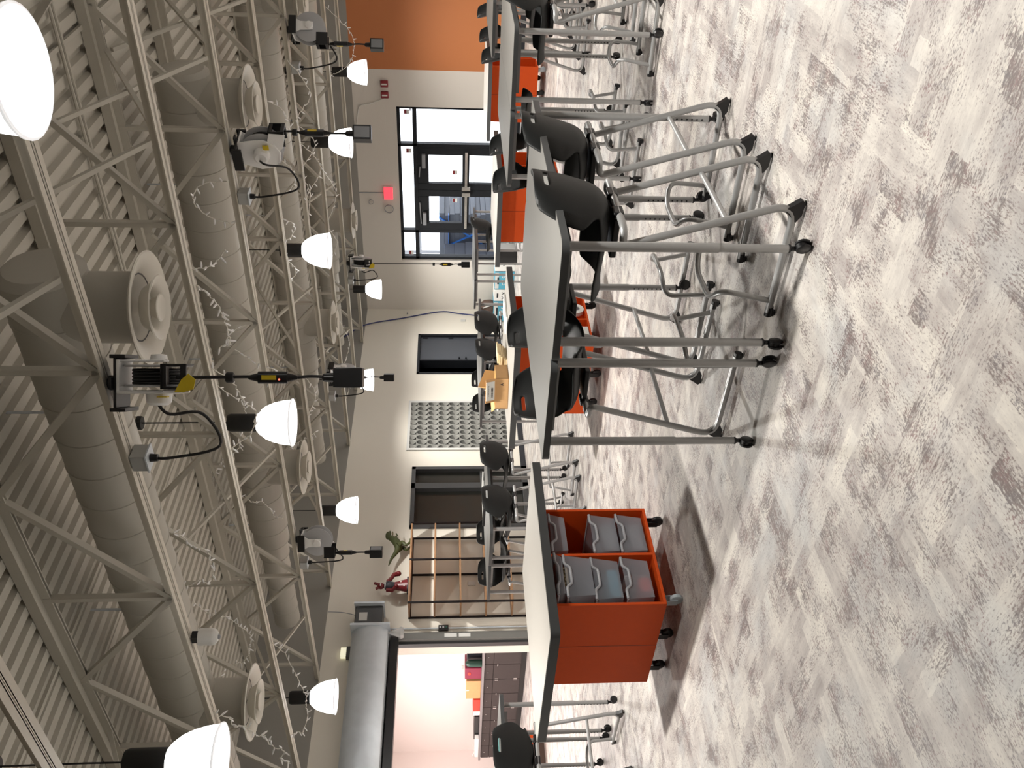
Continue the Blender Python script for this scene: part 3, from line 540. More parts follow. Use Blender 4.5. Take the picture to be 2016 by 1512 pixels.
# ------------------------------------------------------------------ cord reels
def reel(loc, rz, label, drop, gz, bz, boxrot=0, jb=-.5, yellow=True, led=False):
    r = thing('cord_reel', label, 'cord reel', loc, rz, group='ceiling cord reels')       # local x = spool axis, z down from the joist
    br = MB().box(-.13, .13, -.10, .10, -.075, -.06).box(-.03, .03, -.13, .13, -.06, -.045).lathe([(.04, -.045), (.04, -.005), (.03, 0)], 14)
    br.box(-.15, -.13, -.10, .10, -.12, -.04).box(.13, .15, -.10, .10, -.12, -.04)
    build('mounting_bracket', br, 'black_plastic', r, bevel=.003)
    for sx in (-.02, .085):
        build('flange', MB().lathe([(.001, sx), (.165, sx), (.17, sx+.003), (.17, sx+.009), (.165, sx+.012), (.001, sx+.012)], 36, c=(0, 0, -.26), axis='x'), 'reel_grey', r)
    coil = MB()
    for k in range(5): coil.tube([(-.0+.017*k, .125*math.cos(t*PI/12), -.26+.125*math.sin(t*PI/12)) for t in range(25)], .0085, 8)
    coil.lathe([(.11, 0), (.11, .085)], 24, c=(-.008, 0, -.26), axis='x'); build('cord_coil', coil, 'black_rubber', r)
    side = [(-.10, -.075), (.10, -.075), (.115, -.14), (.15, -.24), (.13, -.34), (.07, -.40), (-.02, -.415), (-.10, -.37), (-.135, -.28), (-.12, -.16)]
    Mx = Matrix(((0, 0, 1), (1, 0, 0), (0, 1, 0)))
    build('side_arm', MB().prism(side, -.055, -.040, Mx), 'reel_white', r, bevel=.004)
    build('side_arm', MB().prism([(-.10, -.075), (.10, -.075), (.05, -.16), (.045, -.30), (-.045, -.30), (-.05, -.16)], .112, .124, Mx), 'reel_white', r, bevel=.004)
    build('top_plate', MB().box(-.055, .124, -.10, .10, -.09, -.075), 'reel_white', r, bevel=.003)
    build('hub_cover', MB().lathe([(.001, -.12), (.045, -.12), (.062, -.105), (.068, -.055)], 24, c=(0, 0, -.26), axis='x'), 'reel_white', r)
    build('hub_cap', MB().lathe([(.045, .124), (.04, .15), (.001, .155)], 20, c=(0, 0, -.26), axis='x'), 'reel_white', r)
    gx, gy, gz_ = .03, -.16, -.43
    g = MB().box(-.03, .10, -.20, -.185, -.46, -.43).box(-.03, .10, -.20, -.185, -.36, -.33).box(-.03, -.018, -.20, -.06, -.46, -.34).box(.088, .10, -.20, -.06, -.46, -.34).box(-.03, .10, -.20, -.06, -.345, -.333)
    build('cord_guide', g, 'black_plastic', r, bevel=.002)
    build('guide_arm', MB().prism([(-.19, -.34), (-.05, -.30), (.02, -.36), (-.06, -.44), (-.18, -.47)], -.05, -.034, Mx), 'reel_white', r, bevel=.003)
    build('warning_label', MB().box(-.075, -.07, -.10, -.055, -.33, -.28), 'yellow', r)
    if yellow: build('stopper_tag', MB().prism([(-.045, -.405), (.02, -.44), (.05, -.475), (.02, -.51), (-.03, -.50), (-.045, -.45)], -.213, -.207, Matrix(((1, 0, 0), (0, 0, 1), (0, 1, 0)))), 'yellow', r)
    zz = lambda h: h-loc[2]
    build('drop_cord', MB().tube(smooth([(gx, gy, -.40), (gx, gy-.01, -.50), (gx+.004, gy, zz(gz)+.10), (gx, gy, zz(gz)-.10), (gx+.006, gy+.004, zz((gz+bz)/2)), (gx, gy, zz(bz)+.07)]), .0085, 8), 'black_rubber', r)
    build('stop_ring', MB().lathe([(.024, -.02), (.028, -.015), (.028, .015), (.024, .02)], 14, c=(gx, gy, min(-.55, zz(gz)+.22) if zz(gz)+.22 < -.5 else -.54)), 'black_rubber', r)
    gf = build('safety_module', MB().prism(rrect(gx-.032, gx+.032, gy-.024, gy+.024, (.02,)*4), zz(gz)-.075, zz(gz)+.075).lathe([(.011, zz(gz)-.125), (.024, zz(gz)-.075)], 12, c=(gx, gy, 0)).lathe([(.024, zz(gz)+.075), (.011, zz(gz)+.125)], 12, c=(gx, gy, 0)), 'black_plastic', r)
    for s in (-1, 1):
        build('yellow_label', MB().box(gx-.012, gx+.012, gy+s*.0245-.001, gy+s*.0245+.001, zz(gz)-.02, zz(gz)+.055), 'yellow', gf)
    if led: build('indicator', MB().ball((gx-.01, gy-.0255, zz(gz)-.035), .005, 8), 'led_red', gf)
    Mb = Matrix.Translation((gx, gy, 0)) @ Matrix.Rotation(boxrot, 4, 'Z')
    ob = MB().box(-.060, .060, -.05, .05, zz(bz)-.075, zz(bz)+.075, Mb); ob.lathe([(.026, zz(bz)+.075), (.022, zz(bz)+.13), (.01, zz(bz)+.14)], 12, c=(gx, gy, 0))
    ox = build('outlet_box', ob, 'black_plastic', r, bevel=.004)
    build('outlet_face', MB().box(-.045, .045, -.053, -.05, zz(bz)-.062, zz(bz)+.062, Mb).box(-.045, .045, .05, .053, zz(bz)-.062, zz(bz)+.062, Mb), 'grey_item', ox)
    # feed cable back up to the joist box
    jw = Vector((loc[0]+jb, loc[1], 3.12)); inv = Matrix.Rotation(-rz, 4, 'Z'); jl = inv @ (jw-Vector(loc)); s0 = Vector((-.118, .02, -.25)); mid = inv @ Vector((jb*.75, -.05, -.52)); m2 = inv @ Vector((jb*.35, -.03, -.46))
    build('feed_cable', MB().tube(smooth([s0, s0+Vector((-.05, 0, -.06)), m2, mid, jl+Vector((0, 0, -.14)), jl+Vector((0, 0, -.03))]), .0085, 8), 'black_rubber', r)
    return r
def jbox(x, y, label):
    r = thing('junction_box', label, 'electrical box', (x, y, 3.12)); build('box', MB().box(-.055, .055, -.055, .055, -.01, .075), 'box_grey', r, bevel=.004); build('cover_plate', MB().box(-.06, .06, -.06, .06, -.018, -.01), 'galv', r); build('plug', MB().lathe([(.022, -.06), (.025, -.02), (.02, -.018)], 12), 'black_plastic', r)
RR = [((-2.93, 3.65, 3.20), math.radians(38), 'nearest white cord reel with a yellow tag under the second joist', 2.31, 1.92, PI/2, -.55),
      ((-3.02, 6.85, 3.20), math.radians(78), 'white cord reel seen side-on in front of the round diffuser on the right', 2.50, 2.11, -.62, -.42),
      ((-3.0, 10.05, 3.20), math.radians(-48), 'white cord reel high above the orange wall', 2.60, 2.20, 1.52, -.42),
      ((-7.88, 6.85, 3.20), math.radians(-62), 'white cord reel at the far left, above the dinosaur toy', 2.62, 2.26, 3.07, -.42),
      ((-7.92, 13.25, 3.20), math.radians(20), 'farthest white cord reel whose long cord nearly reaches the tables', 1.44, 1.10, 1.7, -.35),
      ((-7.90, 10.05, 3.20), math.radians(10), 'white cord reel hidden behind the nearest black outlet box', 2.72, 2.27, 1.9, -.42)]
for loc, rz, lab, gz, bz, brt, jb in RR:
    reel(loc, rz, lab, 0, gz, bz, brt, jb, 'yellow' in lab or 'farthest' in lab, 'yellow' in lab); jbox(loc[0]+jb, loc[1], 'grey electrical box feeding the '+lab.replace('the round diffuser on the right', 'the diffuser').replace(' high above', ' above').replace(' at the far left, above', ' above').replace(' whose long cord nearly reaches the tables', '').replace('with a yellow tag under the second joist', 'with yellow tag').replace('hidden behind the nearest black outlet box', 'behind the outlet box'))
# ------------------------------------------------------------------ string lights
ST = {'right of the nearest diffuser': [(-3.23, 5.30, 3.20), (-3.20, 5.28, 3.09), (-3.16, 5.26, 3.02), (-3.05, 5.26, 2.93)],
 'below the nearest diffuser': [(-3.33, 5.30, 3.28), (-3.37, 5.30, 3.19), (-3.43, 5.30, 3.13), (-3.54, 5.30, 3.07), (-3.62, 5.30, 3.05), (-3.72, 5.30, 3.04), (-3.87, 5.30, 3.04), (-3.91, 5.30, 3.12)],
 'in front of the middle lamp housing': [(-4.05, 5.25, 3.22), (-4.22, 5.25, 3.06), (-4.4, 5.25, 3.0), (-4.50, 5.25, 2.93), (-4.62, 5.25, 2.95), (-4.75, 5.25, 3.0), (-4.85, 5.25, 3.12), (-5.0, 5.3, 3.22), (-5.2, 5.3, 3.28)],
 'under the middle of the fourth joist': [(-5.52, 6.84, 3.73), (-5.68, 6.84, 3.58), (-5.71, 6.84, 3.49), (-5.79, 6.84, 3.50), (-5.95, 6.84, 3.50), (-6.14, 6.84, 3.56), (-6.22, 6.84, 3.61), (-6.37, 6.84, 3.63), (-6.49, 6.84, 3.74), (-6.56, 6.84, 3.83), (-6.75, 6.84, 3.95)],
 'left of the fourth joist clamp': [(-7.11, 6.84, 3.74), (-7.22, 6.84, 3.61), (-7.22, 6.84, 3.52), (-7.34, 6.84, 3.43), (-7.45, 6.84, 3.40), (-7.49, 6.84, 3.31)],
 'on the fifth joist beside the middle diffuser': [(-7.95, 8.45, 3.60), (-7.88, 8.45, 3.49), (-7.80, 8.45, 3.40), (-7.69, 8.45, 3.22), (-7.61, 8.45, 3.14)],
 'over the nearest duct': [(-5.38, 5.22, 4.0), (-5.51, 4.95, 3.85), (-5.53, 4.90, 3.69), (-5.59, 4.90, 3.61), (-5.70, 4.90, 3.56), (-5.77, 4.90, 3.45), (-5.92, 4.90, 3.45), (-6.03, 4.90, 3.44), (-6.20, 4.90, 3.51), (-6.16, 4.90, 3.58), (-6.24, 4.90, 3.69), (-6.28, 4.98, 3.83), (-6.36, 5.22, 4.0)],
 'looping above the office diffuser': [(-6.98, 5.30, 3.87), (-7.13, 5.30, 3.79), (-7.21, 5.30, 3.67), (-7.28, 5.30, 3.56), (-7.40, 5.30, 3.49), (-7.52, 5.30, 3.42), (-7.63, 5.30, 3.42), (-7.75, 5.30, 3.45), (-7.86, 5.30, 3.47), (-8.02, 5.30, 3.55), (-8.04, 5.30, 3.63), (-8.16, 5.30, 3.77), (-8.34, 5.30, 3.86)],
 'hanging in front of the office diffuser': [(-6.26, 3.68, 3.24), (-6.31, 3.68, 3.12), (-6.44, 3.68, 3.10), (-6.44, 3.68, 3.02), (-6.59, 3.68, 2.93), (-6.60, 3.68, 2.88), (-6.76, 3.68, 2.84), (-6.85, 3.68, 2.75), (-6.98, 3.68, 2.80), (-7.04, 3.68, 2.73)],
 'draped over the lamp above the roller shutter': [(-7.60, 5.25, 3.2), (-7.66, 5.15, 3.06), (-7.85, 5.05, 2.97), (-8.07, 5.0, 2.90), (-8.22, 5.00, 2.88), (-8.42, 5.00, 2.90), (-8.62, 5.00, 2.91), (-8.92, 5.00, 2.99), (-9.09, 5.1, 3.07), (-9.42, 5.25, 3.2)],
 'above the lamp near the exit doors': [(-4.5, 8.45, 3.22), (-4.55, 8.45, 3.10), (-4.62, 8.45, 3.08), (-4.72, 8.45, 3.12), (-4.8, 8.45, 3.2), (-5.0, 8.45, 3.2), (-5.15, 8.45, 3.12), (-5.3, 8.45, 3.2)],
 'between the second reel and the exit wall': [(-4.1, 10.05, 3.22), (-4.2, 10.05, 3.1), (-4.35, 10.05, 3.02), (-4.5, 10.05, 3.1), (-4.7, 10.05, 3.22), (-5.0, 10.05, 3.15), (-5.3, 10.05, 3.2)],
 'hanging against the orange wall': [(-3.6, 13.24, 3.2), (-3.75, 13.0, 2.95), (-3.85, 13.0, 2.85), (-4.0, 13.0, 2.78), (-4.15, 13.0, 2.80), (-4.3, 13.0, 2.85), (-4.45, 13.0, 3.0), (-4.6, 13.24, 3.2)],
 'across the far joists on the left': [(-7.9, 11.65, 3.25), (-8.2, 11.65, 3.12), (-8.5, 11.65, 3.05), (-8.8, 11.65, 3.12), (-9.1, 11.65, 3.22), (-9.4, 11.65, 3.12), (-9.8, 11.65, 3.22)],
 'swinging from the sixth joist above the exit': [(-4.3, 10.0, 3.2), (-4.45, 10.0, 3.05), (-4.6, 10.0, 2.98), (-4.75, 10.0, 3.02), (-4.9, 10.0, 3.12), (-5.1, 10.0, 3.22)],
 'tangled behind the second cord reel': [(-3.2, 8.45, 3.2), (-3.3, 8.45, 3.05), (-3.45, 8.45, 3.0), (-3.6, 8.45, 3.06), (-3.75, 8.45, 3.18), (-3.9, 8.45, 3.05), (-4.05, 8.45, 3.0), (-4.2, 8.45, 3.12)],
 'beside the third cord reel': [(-3.3, 9.95, 3.22), (-3.5, 9.95, 3.08), (-3.7, 9.95, 3.0), (-3.85, 9.95, 3.1), (-4.0, 9.95, 3.2)],
 'along the seventh joist': [(-5.4, 11.65, 3.22), (-5.6, 11.65, 3.1), (-5.8, 11.65, 3.05), (-6.05, 11.65, 3.12), (-6.3, 11.65, 3.22), (-6.6, 11.65, 3.1), (-6.9, 11.65, 3.22)],
 'over the second duct near its right end': [(-3.3, 6.85, 3.28), (-3.35, 6.88, 3.5), (-3.5, 6.88, 3.6), (-3.65, 6.88, 3.5), (-3.7, 6.85, 3.3)],
 'down the fourth joist web': [(-4.75, 6.85, 3.28), (-4.85, 6.85, 3.45), (-5.0, 6.86, 3.55), (-5.15, 6.86, 3.42), (-5.25, 6.85, 3.28), (-5.35, 6.85, 3.12), (-5.5, 6.85, 3.22)],
 'in front of the far duct taper': [(-6.6, 8.45, 3.25), (-6.8, 8.45, 3.12), (-7.0, 8.45, 3.08), (-7.2, 8.45, 3.15), (-7.4, 8.45, 3.24)]}
bulb = build('bulb', MB().lathe([(.004, 0), (.0055, .012), (.004, .03), (.001, .036)], 6), 'string_bulb')
for lab, pts in ST.items():
    r = thing('string_light', 'unlit white icicle string light '+lab, 'string light', pts[0], group='icicle string lights')
    o0 = Vector(pts[0]); P = [Vector(p)-o0 for p in smooth(pts, 8)]; rnd = random.Random(len(lab))
    P = [p+Vector((rnd.uniform(-.006, .006), rnd.uniform(-.008, .008), rnd.uniform(-.008, .008))) for p in P]
    build('wire', MB().tube(P, .0042, 5), 'string_wire', r)
    for k in range(2, len(P), 3):
        c = bulb.copy(); COL.objects.link(c); c.parent = r; c.location = P[k]; c.rotation_euler = (rnd.uniform(1.2, 2.6), 0, rnd.uniform(0, 6)); c.scale = (1.5, 1.5, 1.6)
bpy.data.objects.remove(bulb)
# ------------------------------------------------------------------ tables
def table():
    r = thing('standing_table', 'x', 'table', (0, 0, 0), group='tall grey work tables')      # .56 wide (x) by 1.48 long (y), height .98
    poly = rrect(-.28, .28, -.74, .74, (.045,)*4)
    tp = build('tabletop', MB().prism(poly, .956, .98), 'laminate_dim', r)
    rim = MB(); n = len(poly); o_ = [(x*(1.004), y*1.002) for x, y in poly]; rim.prism(o_, .950, .9785); build('edge_band', rim, 'edge_band', r)
    build('apron', MB().box(-.19, .19, -.61, -.59, .92, .95).box(-.19, .19, .59, .61, .92, .95).box(-.20, -.18, -.61, .61, .92, .95).box(.18, .20, -.61, .61, .92, .95), 'silver_dark', r)
    for sx in (-1, 1):
        for sy in (-1, 1):
            lg = build('leg', MB().tube([(sx*.225, sy*.655, .36), (sx*.225, sy*.655, .951)], .0195, 14).box(sx*.225-.035, sx*.225+.035, sy*.655-.035, sy*.655+.035, .945, .951), 'silver', r)
            ex = MB().tube([(sx*.225, sy*.655, .085), (sx*.225, sy*.655, .36)], .0168, 14)
            ex = build('leg_extension', ex, 'silver', lg)
            hh = MB()
            for k in range(9): hh.lathe([(.0048, -.0015), (.0048, .0015)], 8, c=(sx*.225, sy*(.655-.0165), .12+k*.026), axis='y')
            build('adjustment_holes', hh, 'black_plastic', lg)
            cx, cy = sx*.225, sy*.655; ca = sx*.4+sy*.9; ox, oy = .018*math.cos(ca), .018*math.sin(ca)
            M_ = Matrix.Rotation(ca, 3, 'Z')
            c = MB().lathe([(.018, .085), (.018, .078), (.010, .07), (.010, .05)], 12, c=(cx, cy, 0))
            for dy in (-.018, .006): c.lathe([(.001, dy), (.026, dy), (.030, dy+.003), (.030, dy+.010), (.026, dy+.013), (.001, dy+.013)], 18, c=(cx+ox, cy+oy, .030), axis='y', M=M_)
            c.lathe([(.022, -.006), (.022, .008)], 14, c=(cx+ox, cy+oy, .036), axis='y', M=M_)
            build('caster', c, 'black_plastic', lg)
    return r
T0 = table(); index_children(); first = True
TAB = [(-1.84, 3.50, 'grey work table nearest the camera on the right, two stools tucked on its right side'), (-2.40, 3.50, 'grey work table joined to the left of the nearest right-hand one, left leg standing alone'),
       (-1.90, 6.39, 'grey work table in the second row back, its right half under the cut-off stool'), (-2.465, 6.39, 'grey work table in the second row back with two stool backs above its left edge'),
       (-1.92, 9.25, 'grey work table in the third row back at the right edge of the picture'), (-2.48, 9.25, 'grey work table in the third row back with three stool backs showing beyond it'),
       (-6.84, 6.51, 'grey work table in front of the shelf, nearer of the joined two'), (-7.42, 6.51, 'grey work table in front of the shelf, the one ending nearest the roller opening'),
       (-6.84, 9.34, 'grey work table before the circle panel, nearer of the joined two'), (-7.42, 9.34, 'grey work table before the circle panel, the far one with two stools behind'),
       (-7.1, 12.6, 'distant grey work table below the exit doors, right one'), (-7.68, 12.6, 'distant grey work table below the exit doors, left one'),
       (-6.68, 3.15, 'grey work table at the lower left behind the single stool'), (-7.26, 3.15, 'grey work table at the lower left edge carrying a teal edged sheet')]
for X, Y, lab in TAB:
    if first: T0.location = (X, Y, 0); T0['label'] = lab; first = False
    else: dup(T0, (X, Y, 0), 0, lab)
# ------------------------------------------------------------------ stools
def shell_mesh():
    pf = [(.225, .736, .19), (.215, .742, .203), (.15, .748, .220), (.07, .745, .228), (-.02, .738, .222), (-.10, .738, .205), (-.155, .752, .166), (-.182, .79, .172), (-.196, .84, .212), (-.21, .89, .233), (-.226, .945, .222), (-.243, 1.0, .194), (-.258, 1.045, .160), (-.262, 1.062, .140)]
    P = smooth([(a, b, c) for a, b, c in pf], 3); nv = len(P); nu = 20; vs = []; fs = []
    for j, (x, z, hw) in enumerate(P):
        t = j/(nv-1)
        for i in range(nu+1):
            u = -1+2*i/nu; back = min(1, max(0, (t-.42)/.25)); seat = 1-back
            y = hw*u; zz = z + seat*(.058*u*u) ; xx = x + back*(.075*abs(u)**2.2) 
            if t > .93: zz -= .014*abs(u)**5
            vs.append((xx, y, zz))
    for j in range(nv-1):
        for i in range(nu):
            t = (j+.5)/(nv-1); u = -1+2*(i+.5)/nu
            if .852 < t < .878 and abs(u) < .27: continue
            a = j*(nu+1)+i; fs.append((a, a+1, a+nu+2, a+nu+1))
    return MB().add(vs, fs, True)
def stool():
    r = thing('stool', 'x', 'stool', (0, 0, 0), group='black shell stools at the tall tables')     # faces +x
    sh = build('seat_shell', shell_mesh(), 'black_shell', r)
    md = sh.modifiers.new('s', 'SOLIDIFY'); md.thickness = .011; md.offset = 0
    ss = sh.modifiers.new('d', 'SUBSURF'); ss.levels = 1; ss.render_levels = 1
    path = []
    h = .225
    path = [(.245, -h, .032), (-.255, -h, .036), (-.06, -h, .665), (-.085, -h*.93, .715), (-.20, -.10, .722), (-.20, .10, .722), (-.085, h*.93, .715), (-.06, h, .665), (-.255, h, .036), (.245, h, .032)]
    P = fillet([(.245, -h, .034), (-.265, -h, .040), (-.065, -h, .705), (-.14, -h, .708), (-.14, h, .708), (-.065, h, .705), (-.265, h, .040), (.245, h, .034)], .10, 7)
    build('frame', MB().tube(P, .0155, 12), 'silver', r)
    k = .30; xx = -.255+.19*(k-.036)/.64
    build('rear_crossbar', MB().tube([(xx-.002, -h, k), (xx-.002, h, k)], .0125, 10), 'silver', r)
    fp = fillet([(.17, -h, .045), (.215, -h+.02, .245), (.235, 0, .262), (.215, h-.02, .245), (.17, h, .045)], .05, 6)
    build('footrest', MB().tube(fillet([(.19, -h, .04), (.16, -h+.03, .25), (.25, -.12, .265), (.25, .12, .265), (.16, h-.03, .25), (.19, h, .04)], .06, 6), .0125, 10), 'silver', r)
    build('seat_bracket', MB().box(-.12, .06, -.11, .11, .700, .728).box(-.155, -.125, .05, .12, .69, .734).box(-.155, -.125, -.12, -.05, .69, .734), 'black_plastic', r, bevel=.006)
    for sx, sy in ((-1, -1), (-1, 1), (1, -1), (1, 1)):
        if sx < 0: g = MB().prism([(-.185, .03), (-.215, .012), (-.272, .010), (-.282, .024), (-.262, .05), (-.238, .088), (-.215, .06)], sy*h-.014, sy*h+.014, Matrix(((1, 0, 0), (0, 0, 1), (0, 1, 0))))
        else: g = MB().tube([(.22, sy*h, .031), (.265, sy*h, .031)], .0165, 12).box(.235, .262, sy*h-.013, sy*h+.013, .01, .03)
        g = build('glide', g, 'black_plastic', r); gx = -.268 if sx < 0 else .25
        build('glide_foot', MB().lathe([(.001, .0), (.016, .0), (.016, .005), (.007, .011), (.006, .024)], 12, c=(gx, sy*h, 0)), 'chrome', g)
    return r
S0 = stool(); index_children()
STL = [(-1.75, 3.20, PI, 'black stool nearest the camera on the right, back toward the viewer'), (-1.77, 3.885, PI, 'black stool right behind the nearest one, back toward the viewer'),
       (-2.63, 3.40, 0.0, 'black stool tucked under the left side of the near table, its back cut-out showing orange'), (-2.61, 3.97, .04, 'black stool under the near table, farther of the two on its left side'),
       (-1.70, 6.02, PI, 'black stool cut off by the top edge of the picture, at the second-row table'), (-1.70, 6.75, PI, 'black stool behind the cut-off one at the second-row table'),
       (-2.68, 6.03, 0, 'black stool with red showing through its slot, left side of the second-row table'), (-2.66, 6.66, .05, 'black stool farther along the left side of the second-row table'),
       (-2.68, 8.95, 0, 'black stool back above the third-row table, lowest of three against the orange wall'), (-2.68, 9.65, 0, 'black stool back above the third-row table, middle of three against the orange wall'),
       (-2.68, 10.55, 0, 'black stool back at the top edge against the orange wall'), (-1.70, 8.9, PI, 'black stool under the third-row table, nearer one on its right side'), (-1.70, 9.6, PI, 'black stool under the third-row table, farther one on its right side'),
       (-6.62, 6.12, PI, 'black stool by the table in front of the storefront panes, left of two facing away'), (-6.62, 6.80, PI, 'black stool facing away beside the circle panel, right of two'),
       (-7.68, 6.30, 0, 'black stool behind the shelf-side table, left of two backs before the shelf'), (-7.68, 6.90, 0, 'black stool behind the shelf-side table, right of two backs before the shelf'),
       (-6.62, 8.75, PI, 'black stool seen from behind in front of the slate door'), (-6.60, 9.35, PI-.2, 'black stool near the brown bag below the blue cable'),
       (-7.68, 9.32, 0, 'black stool back between the slate door and the circle panel, lower one'), (-7.68, 9.88, 0, 'black stool back between the slate door and the circle panel, upper one'),
       (-6.55, 11.9, PI+.1, 'black stool in front of the glass exit doors'), (-6.52, 3.38, PI-.05, 'black stool at the lower left edge facing the far table')]
first = True
for X, Y, rz, lab in STL:
    if first: S0.location = (X, Y, 0); S0.rotation_euler = (0, 0, rz); S0['label'] = lab; first = False
    else: dup(S0, (X, Y, 0), rz, lab)
# ------------------------------------------------------------------ orange storage islands
def cabinet():
    r = thing('storage_island', 'x', 'cabinet', (0, 0, 0), group='orange rolling storage islands')       # .82 (x) by .76 (y), open on +x and -x
    W, D, z0, z1, t = .41, .38, .115, .785, .018
    c = MB().box(-W, W, -D, -D+t, z0, z1).box(-W, W, D-t, D, z0, z1).box(-W, W, -D+t, D-t, z0, z0+t).box(-W, W, -D+t, D-t, z1-t, z1).box(-.01, .01, -D+t, D-t, z0+t, z1-t)
    build('carcass', c, 'orange', r, bevel=.0015)
    build('center_divider', MB().box(.01, W, -t/2, t/2, z0+t, z1-t).box(-W, -.01, -t/2, t/2, z0+t, z1-t), 'orange', r)
    build('panel_seam', MB().box(-.002, .002, -D-.0012, -D+.002, z0, z1).box(-.0012, .0012, D-.002, D+.0008, z0, z1), 'orange_dark', r)
    build('countertop', MB().prism(rrect(-.60, .56, -.68, .69, (.035,)*4), .79, .842), 'edge_band', r); build('countertop_surface', MB().prism(rrect(-.596, .556, -.676, .686, (.033,)*4), .8425, .845), 'laminate_lit', r)
    for k, (sx, sy) in enumerate(((-1, -1), (1, -1), (1, 1), (-1, 1), (0, -1), (0, 1))):
        cx, cy = sx*.34, sy*.31; m_ = 'caster_blue' if k == 1 else 'black_plastic'
        w_ = MB().lathe([(.001, -.014), (.032, -.014), (.038, -.01), (.038, .01), (.032, .014), (.001, .014)], 20, c=(cx+.02, cy, .038), axis='y').box(cx-.03, cx+.03, cy-.03, cy+.03, .105, .115).box(cx-.012, cx+.03, cy-.022, cy-.017, .035, .105).box(cx-.012, cx+.03, cy+.017, cy+.022, .035, .105)
        build('caster', w_, m_, r)
    return r
C0 = cabinet(); index_children()
CB = [(-4.52, 3.42, 'orange storage island nearest the camera, filled with clear plastic trays'), (-4.82, 6.43, 'orange storage island carrying the cardboard box'), (-4.72, 9.5, 'orange storage island in the middle distance before the exit doors'), (-4.5, 12.7, 'farthest orange storage island, at the orange wall corner')]
C0.location = (CB[0][0], CB[0][1], 0); C0['label'] = CB[0][2]
for X, Y, lab in CB[1:]: dup(C0, (X, Y, 0), 0, lab)
ob = thing('low_bench', 'low orange bench in the office glimpsed behind the lower left stool', 'bench', (-12.4, 6.3, 0)); build('seat', MB().box(-.5, .5, -.3, .3, .12, .34), 'orange', ob, bevel=.004); build('base', MB().box(-.45, .45, -.25, .25, 0, .12), 'brown', ob)
def tray(h):
    r = thing('storage_tray', 'x', 'tray', (0, 0, 0), group='clear plastic trays in the orange islands')      # pulled out towards +x; origin bottom centre front
    t = .003; W = .155; w2 = .135
    # tapered walls
    for (pts, nm) in (([(0, -w2, 0), (0, w2, 0), (.012, W, h), (.012, -W, h)], 'f'),):
        pass
    s = MB()
    v = [(-.36, -w2, 0), (0, -w2, 0), (0, w2, 0), (-.36, w2, 0), (-.365, -W, h), (.012, -W, h), (.012, W, h), (-.365, W, h)]
    s.add(v, [(0, 1, 2, 3), (0, 1, 5, 4), (1, 2, 6, 5), (2, 3, 7, 6), (3, 0, 4, 7)])
    # dip in the middle of the front wall
    b = build('tub', s, 'bin_clear', r); md = b.modifiers.new('s', 'SOLIDIFY'); md.thickness = .003
    d = min(.032, h*.35)
    fr = fillet([(.012, -W, h), (.014, -.085, h), (.016, -.06, h-d), (.016, .06, h-d), (.014, .085, h), (.012, W, h)], .015, 4)
    rim = MB().tube(fr, .009, 8).tube([(.012, W, h), (-.365, W, h)], .006, 6).tube([(.012, -W, h), (-.365, -W, h)], .006, 6)
    build('rim', rim, 'bin_rim', r); return r
T1 = tray(.165); index_children()
T2 = tray(.10); index_children(); T3 = tray(.045); index_children()
XF = -4.10
first = {T1.name: True, T2.name: True, T3.name: True}
TR = [(T3, XF+.03, 3.235, .713, 'shallow clear tray at the top left of the near orange island'), (T1, XF+.01, 3.235, .535, 'deep clear tray below the top one, gold strip inside, left column'), (T1, XF-.02, 3.235, .362, 'clear tray in the left column, second from the bottom'), (T1, XF-.02, 3.235, .175, 'clear tray at the bottom of the left column with red contents'),
      (T2, XF-.02, 3.60, .655, 'shallow clear tray alone at the top of the right column'), (T1, XF-.03, 3.60, .325, 'clear tray in the right column, above the bottom one'), (T1, XF-.03, 3.60, .15, 'clear tray at the bottom of the right column')]
for T, X, Y, z, lab in TR:
    if first[T.name]: T.location = (X, Y, z); T['label'] = lab; first[T.name] = False
    else: dup(T, (X, Y, z), 0, lab)
gm = MB()
for k in range(6): gm.box(XF-.06, XF-.012, 3.17+k*.028, 3.186+k*.028, .690+.006*(k % 2), .700+.006*(k % 2))
gm.box(XF-.06, XF-.012, 3.15, 3.33, .680, .690)
tag(build('notched_strip', gm, 'pine'), 'notched golden wooden strip lying across the second clear tray', 'strip')
for nm, b, m_, lab in (('red_block', (XF-.14, XF-.03, 3.15, 3.25, .18, .25), 'red', 'red block seen through the bottom left tray'), ('white_card', (XF-.20, XF-.04, 3.27, 3.275, .185, .33), 'paper', 'white card standing in the bottom left tray'), ('blue_parts', (XF-.30, XF-.05, 3.13, 3.33, .366, .43), 'vex_blue', 'blue parts lying in the second tray from the bottom, left column'),
                       ('dark_parts', (XF-.30, XF-.06, 3.50, 3.70, .333, .42), 'grey_item', 'grey parts in the upper tray of the right column pair'), ('dark_parts', (XF-.30, XF-.06, 3.50, 3.70, .158, .25), 'grey_item', 'grey parts in the bottom tray of the right column')):
    wbox(nm, b, m_, lab, 'parts')
wbox('sleeve_box', (-4.5, -4.40, 6.15, 6.30, .14, .30), 'paper', 'white item in the open side of the cardboard-box island', 'box')
r = thing('tape_roll', 'white and grey tape roll in the open side of the second orange island', 'tape', (-4.44, 6.62, .21)); build('roll', MB().lathe([(.035, -.02), (.075, -.02), (.075, .02), (.035, .02), (.035, -.02)], 20, axis='x'), 'paper', r); build('core', MB().lathe([(.026, -.022), (.036, -.022), (.036, .022), (.026, .022), (.026, -.022)], 16, axis='x'), 'grey_item', r)
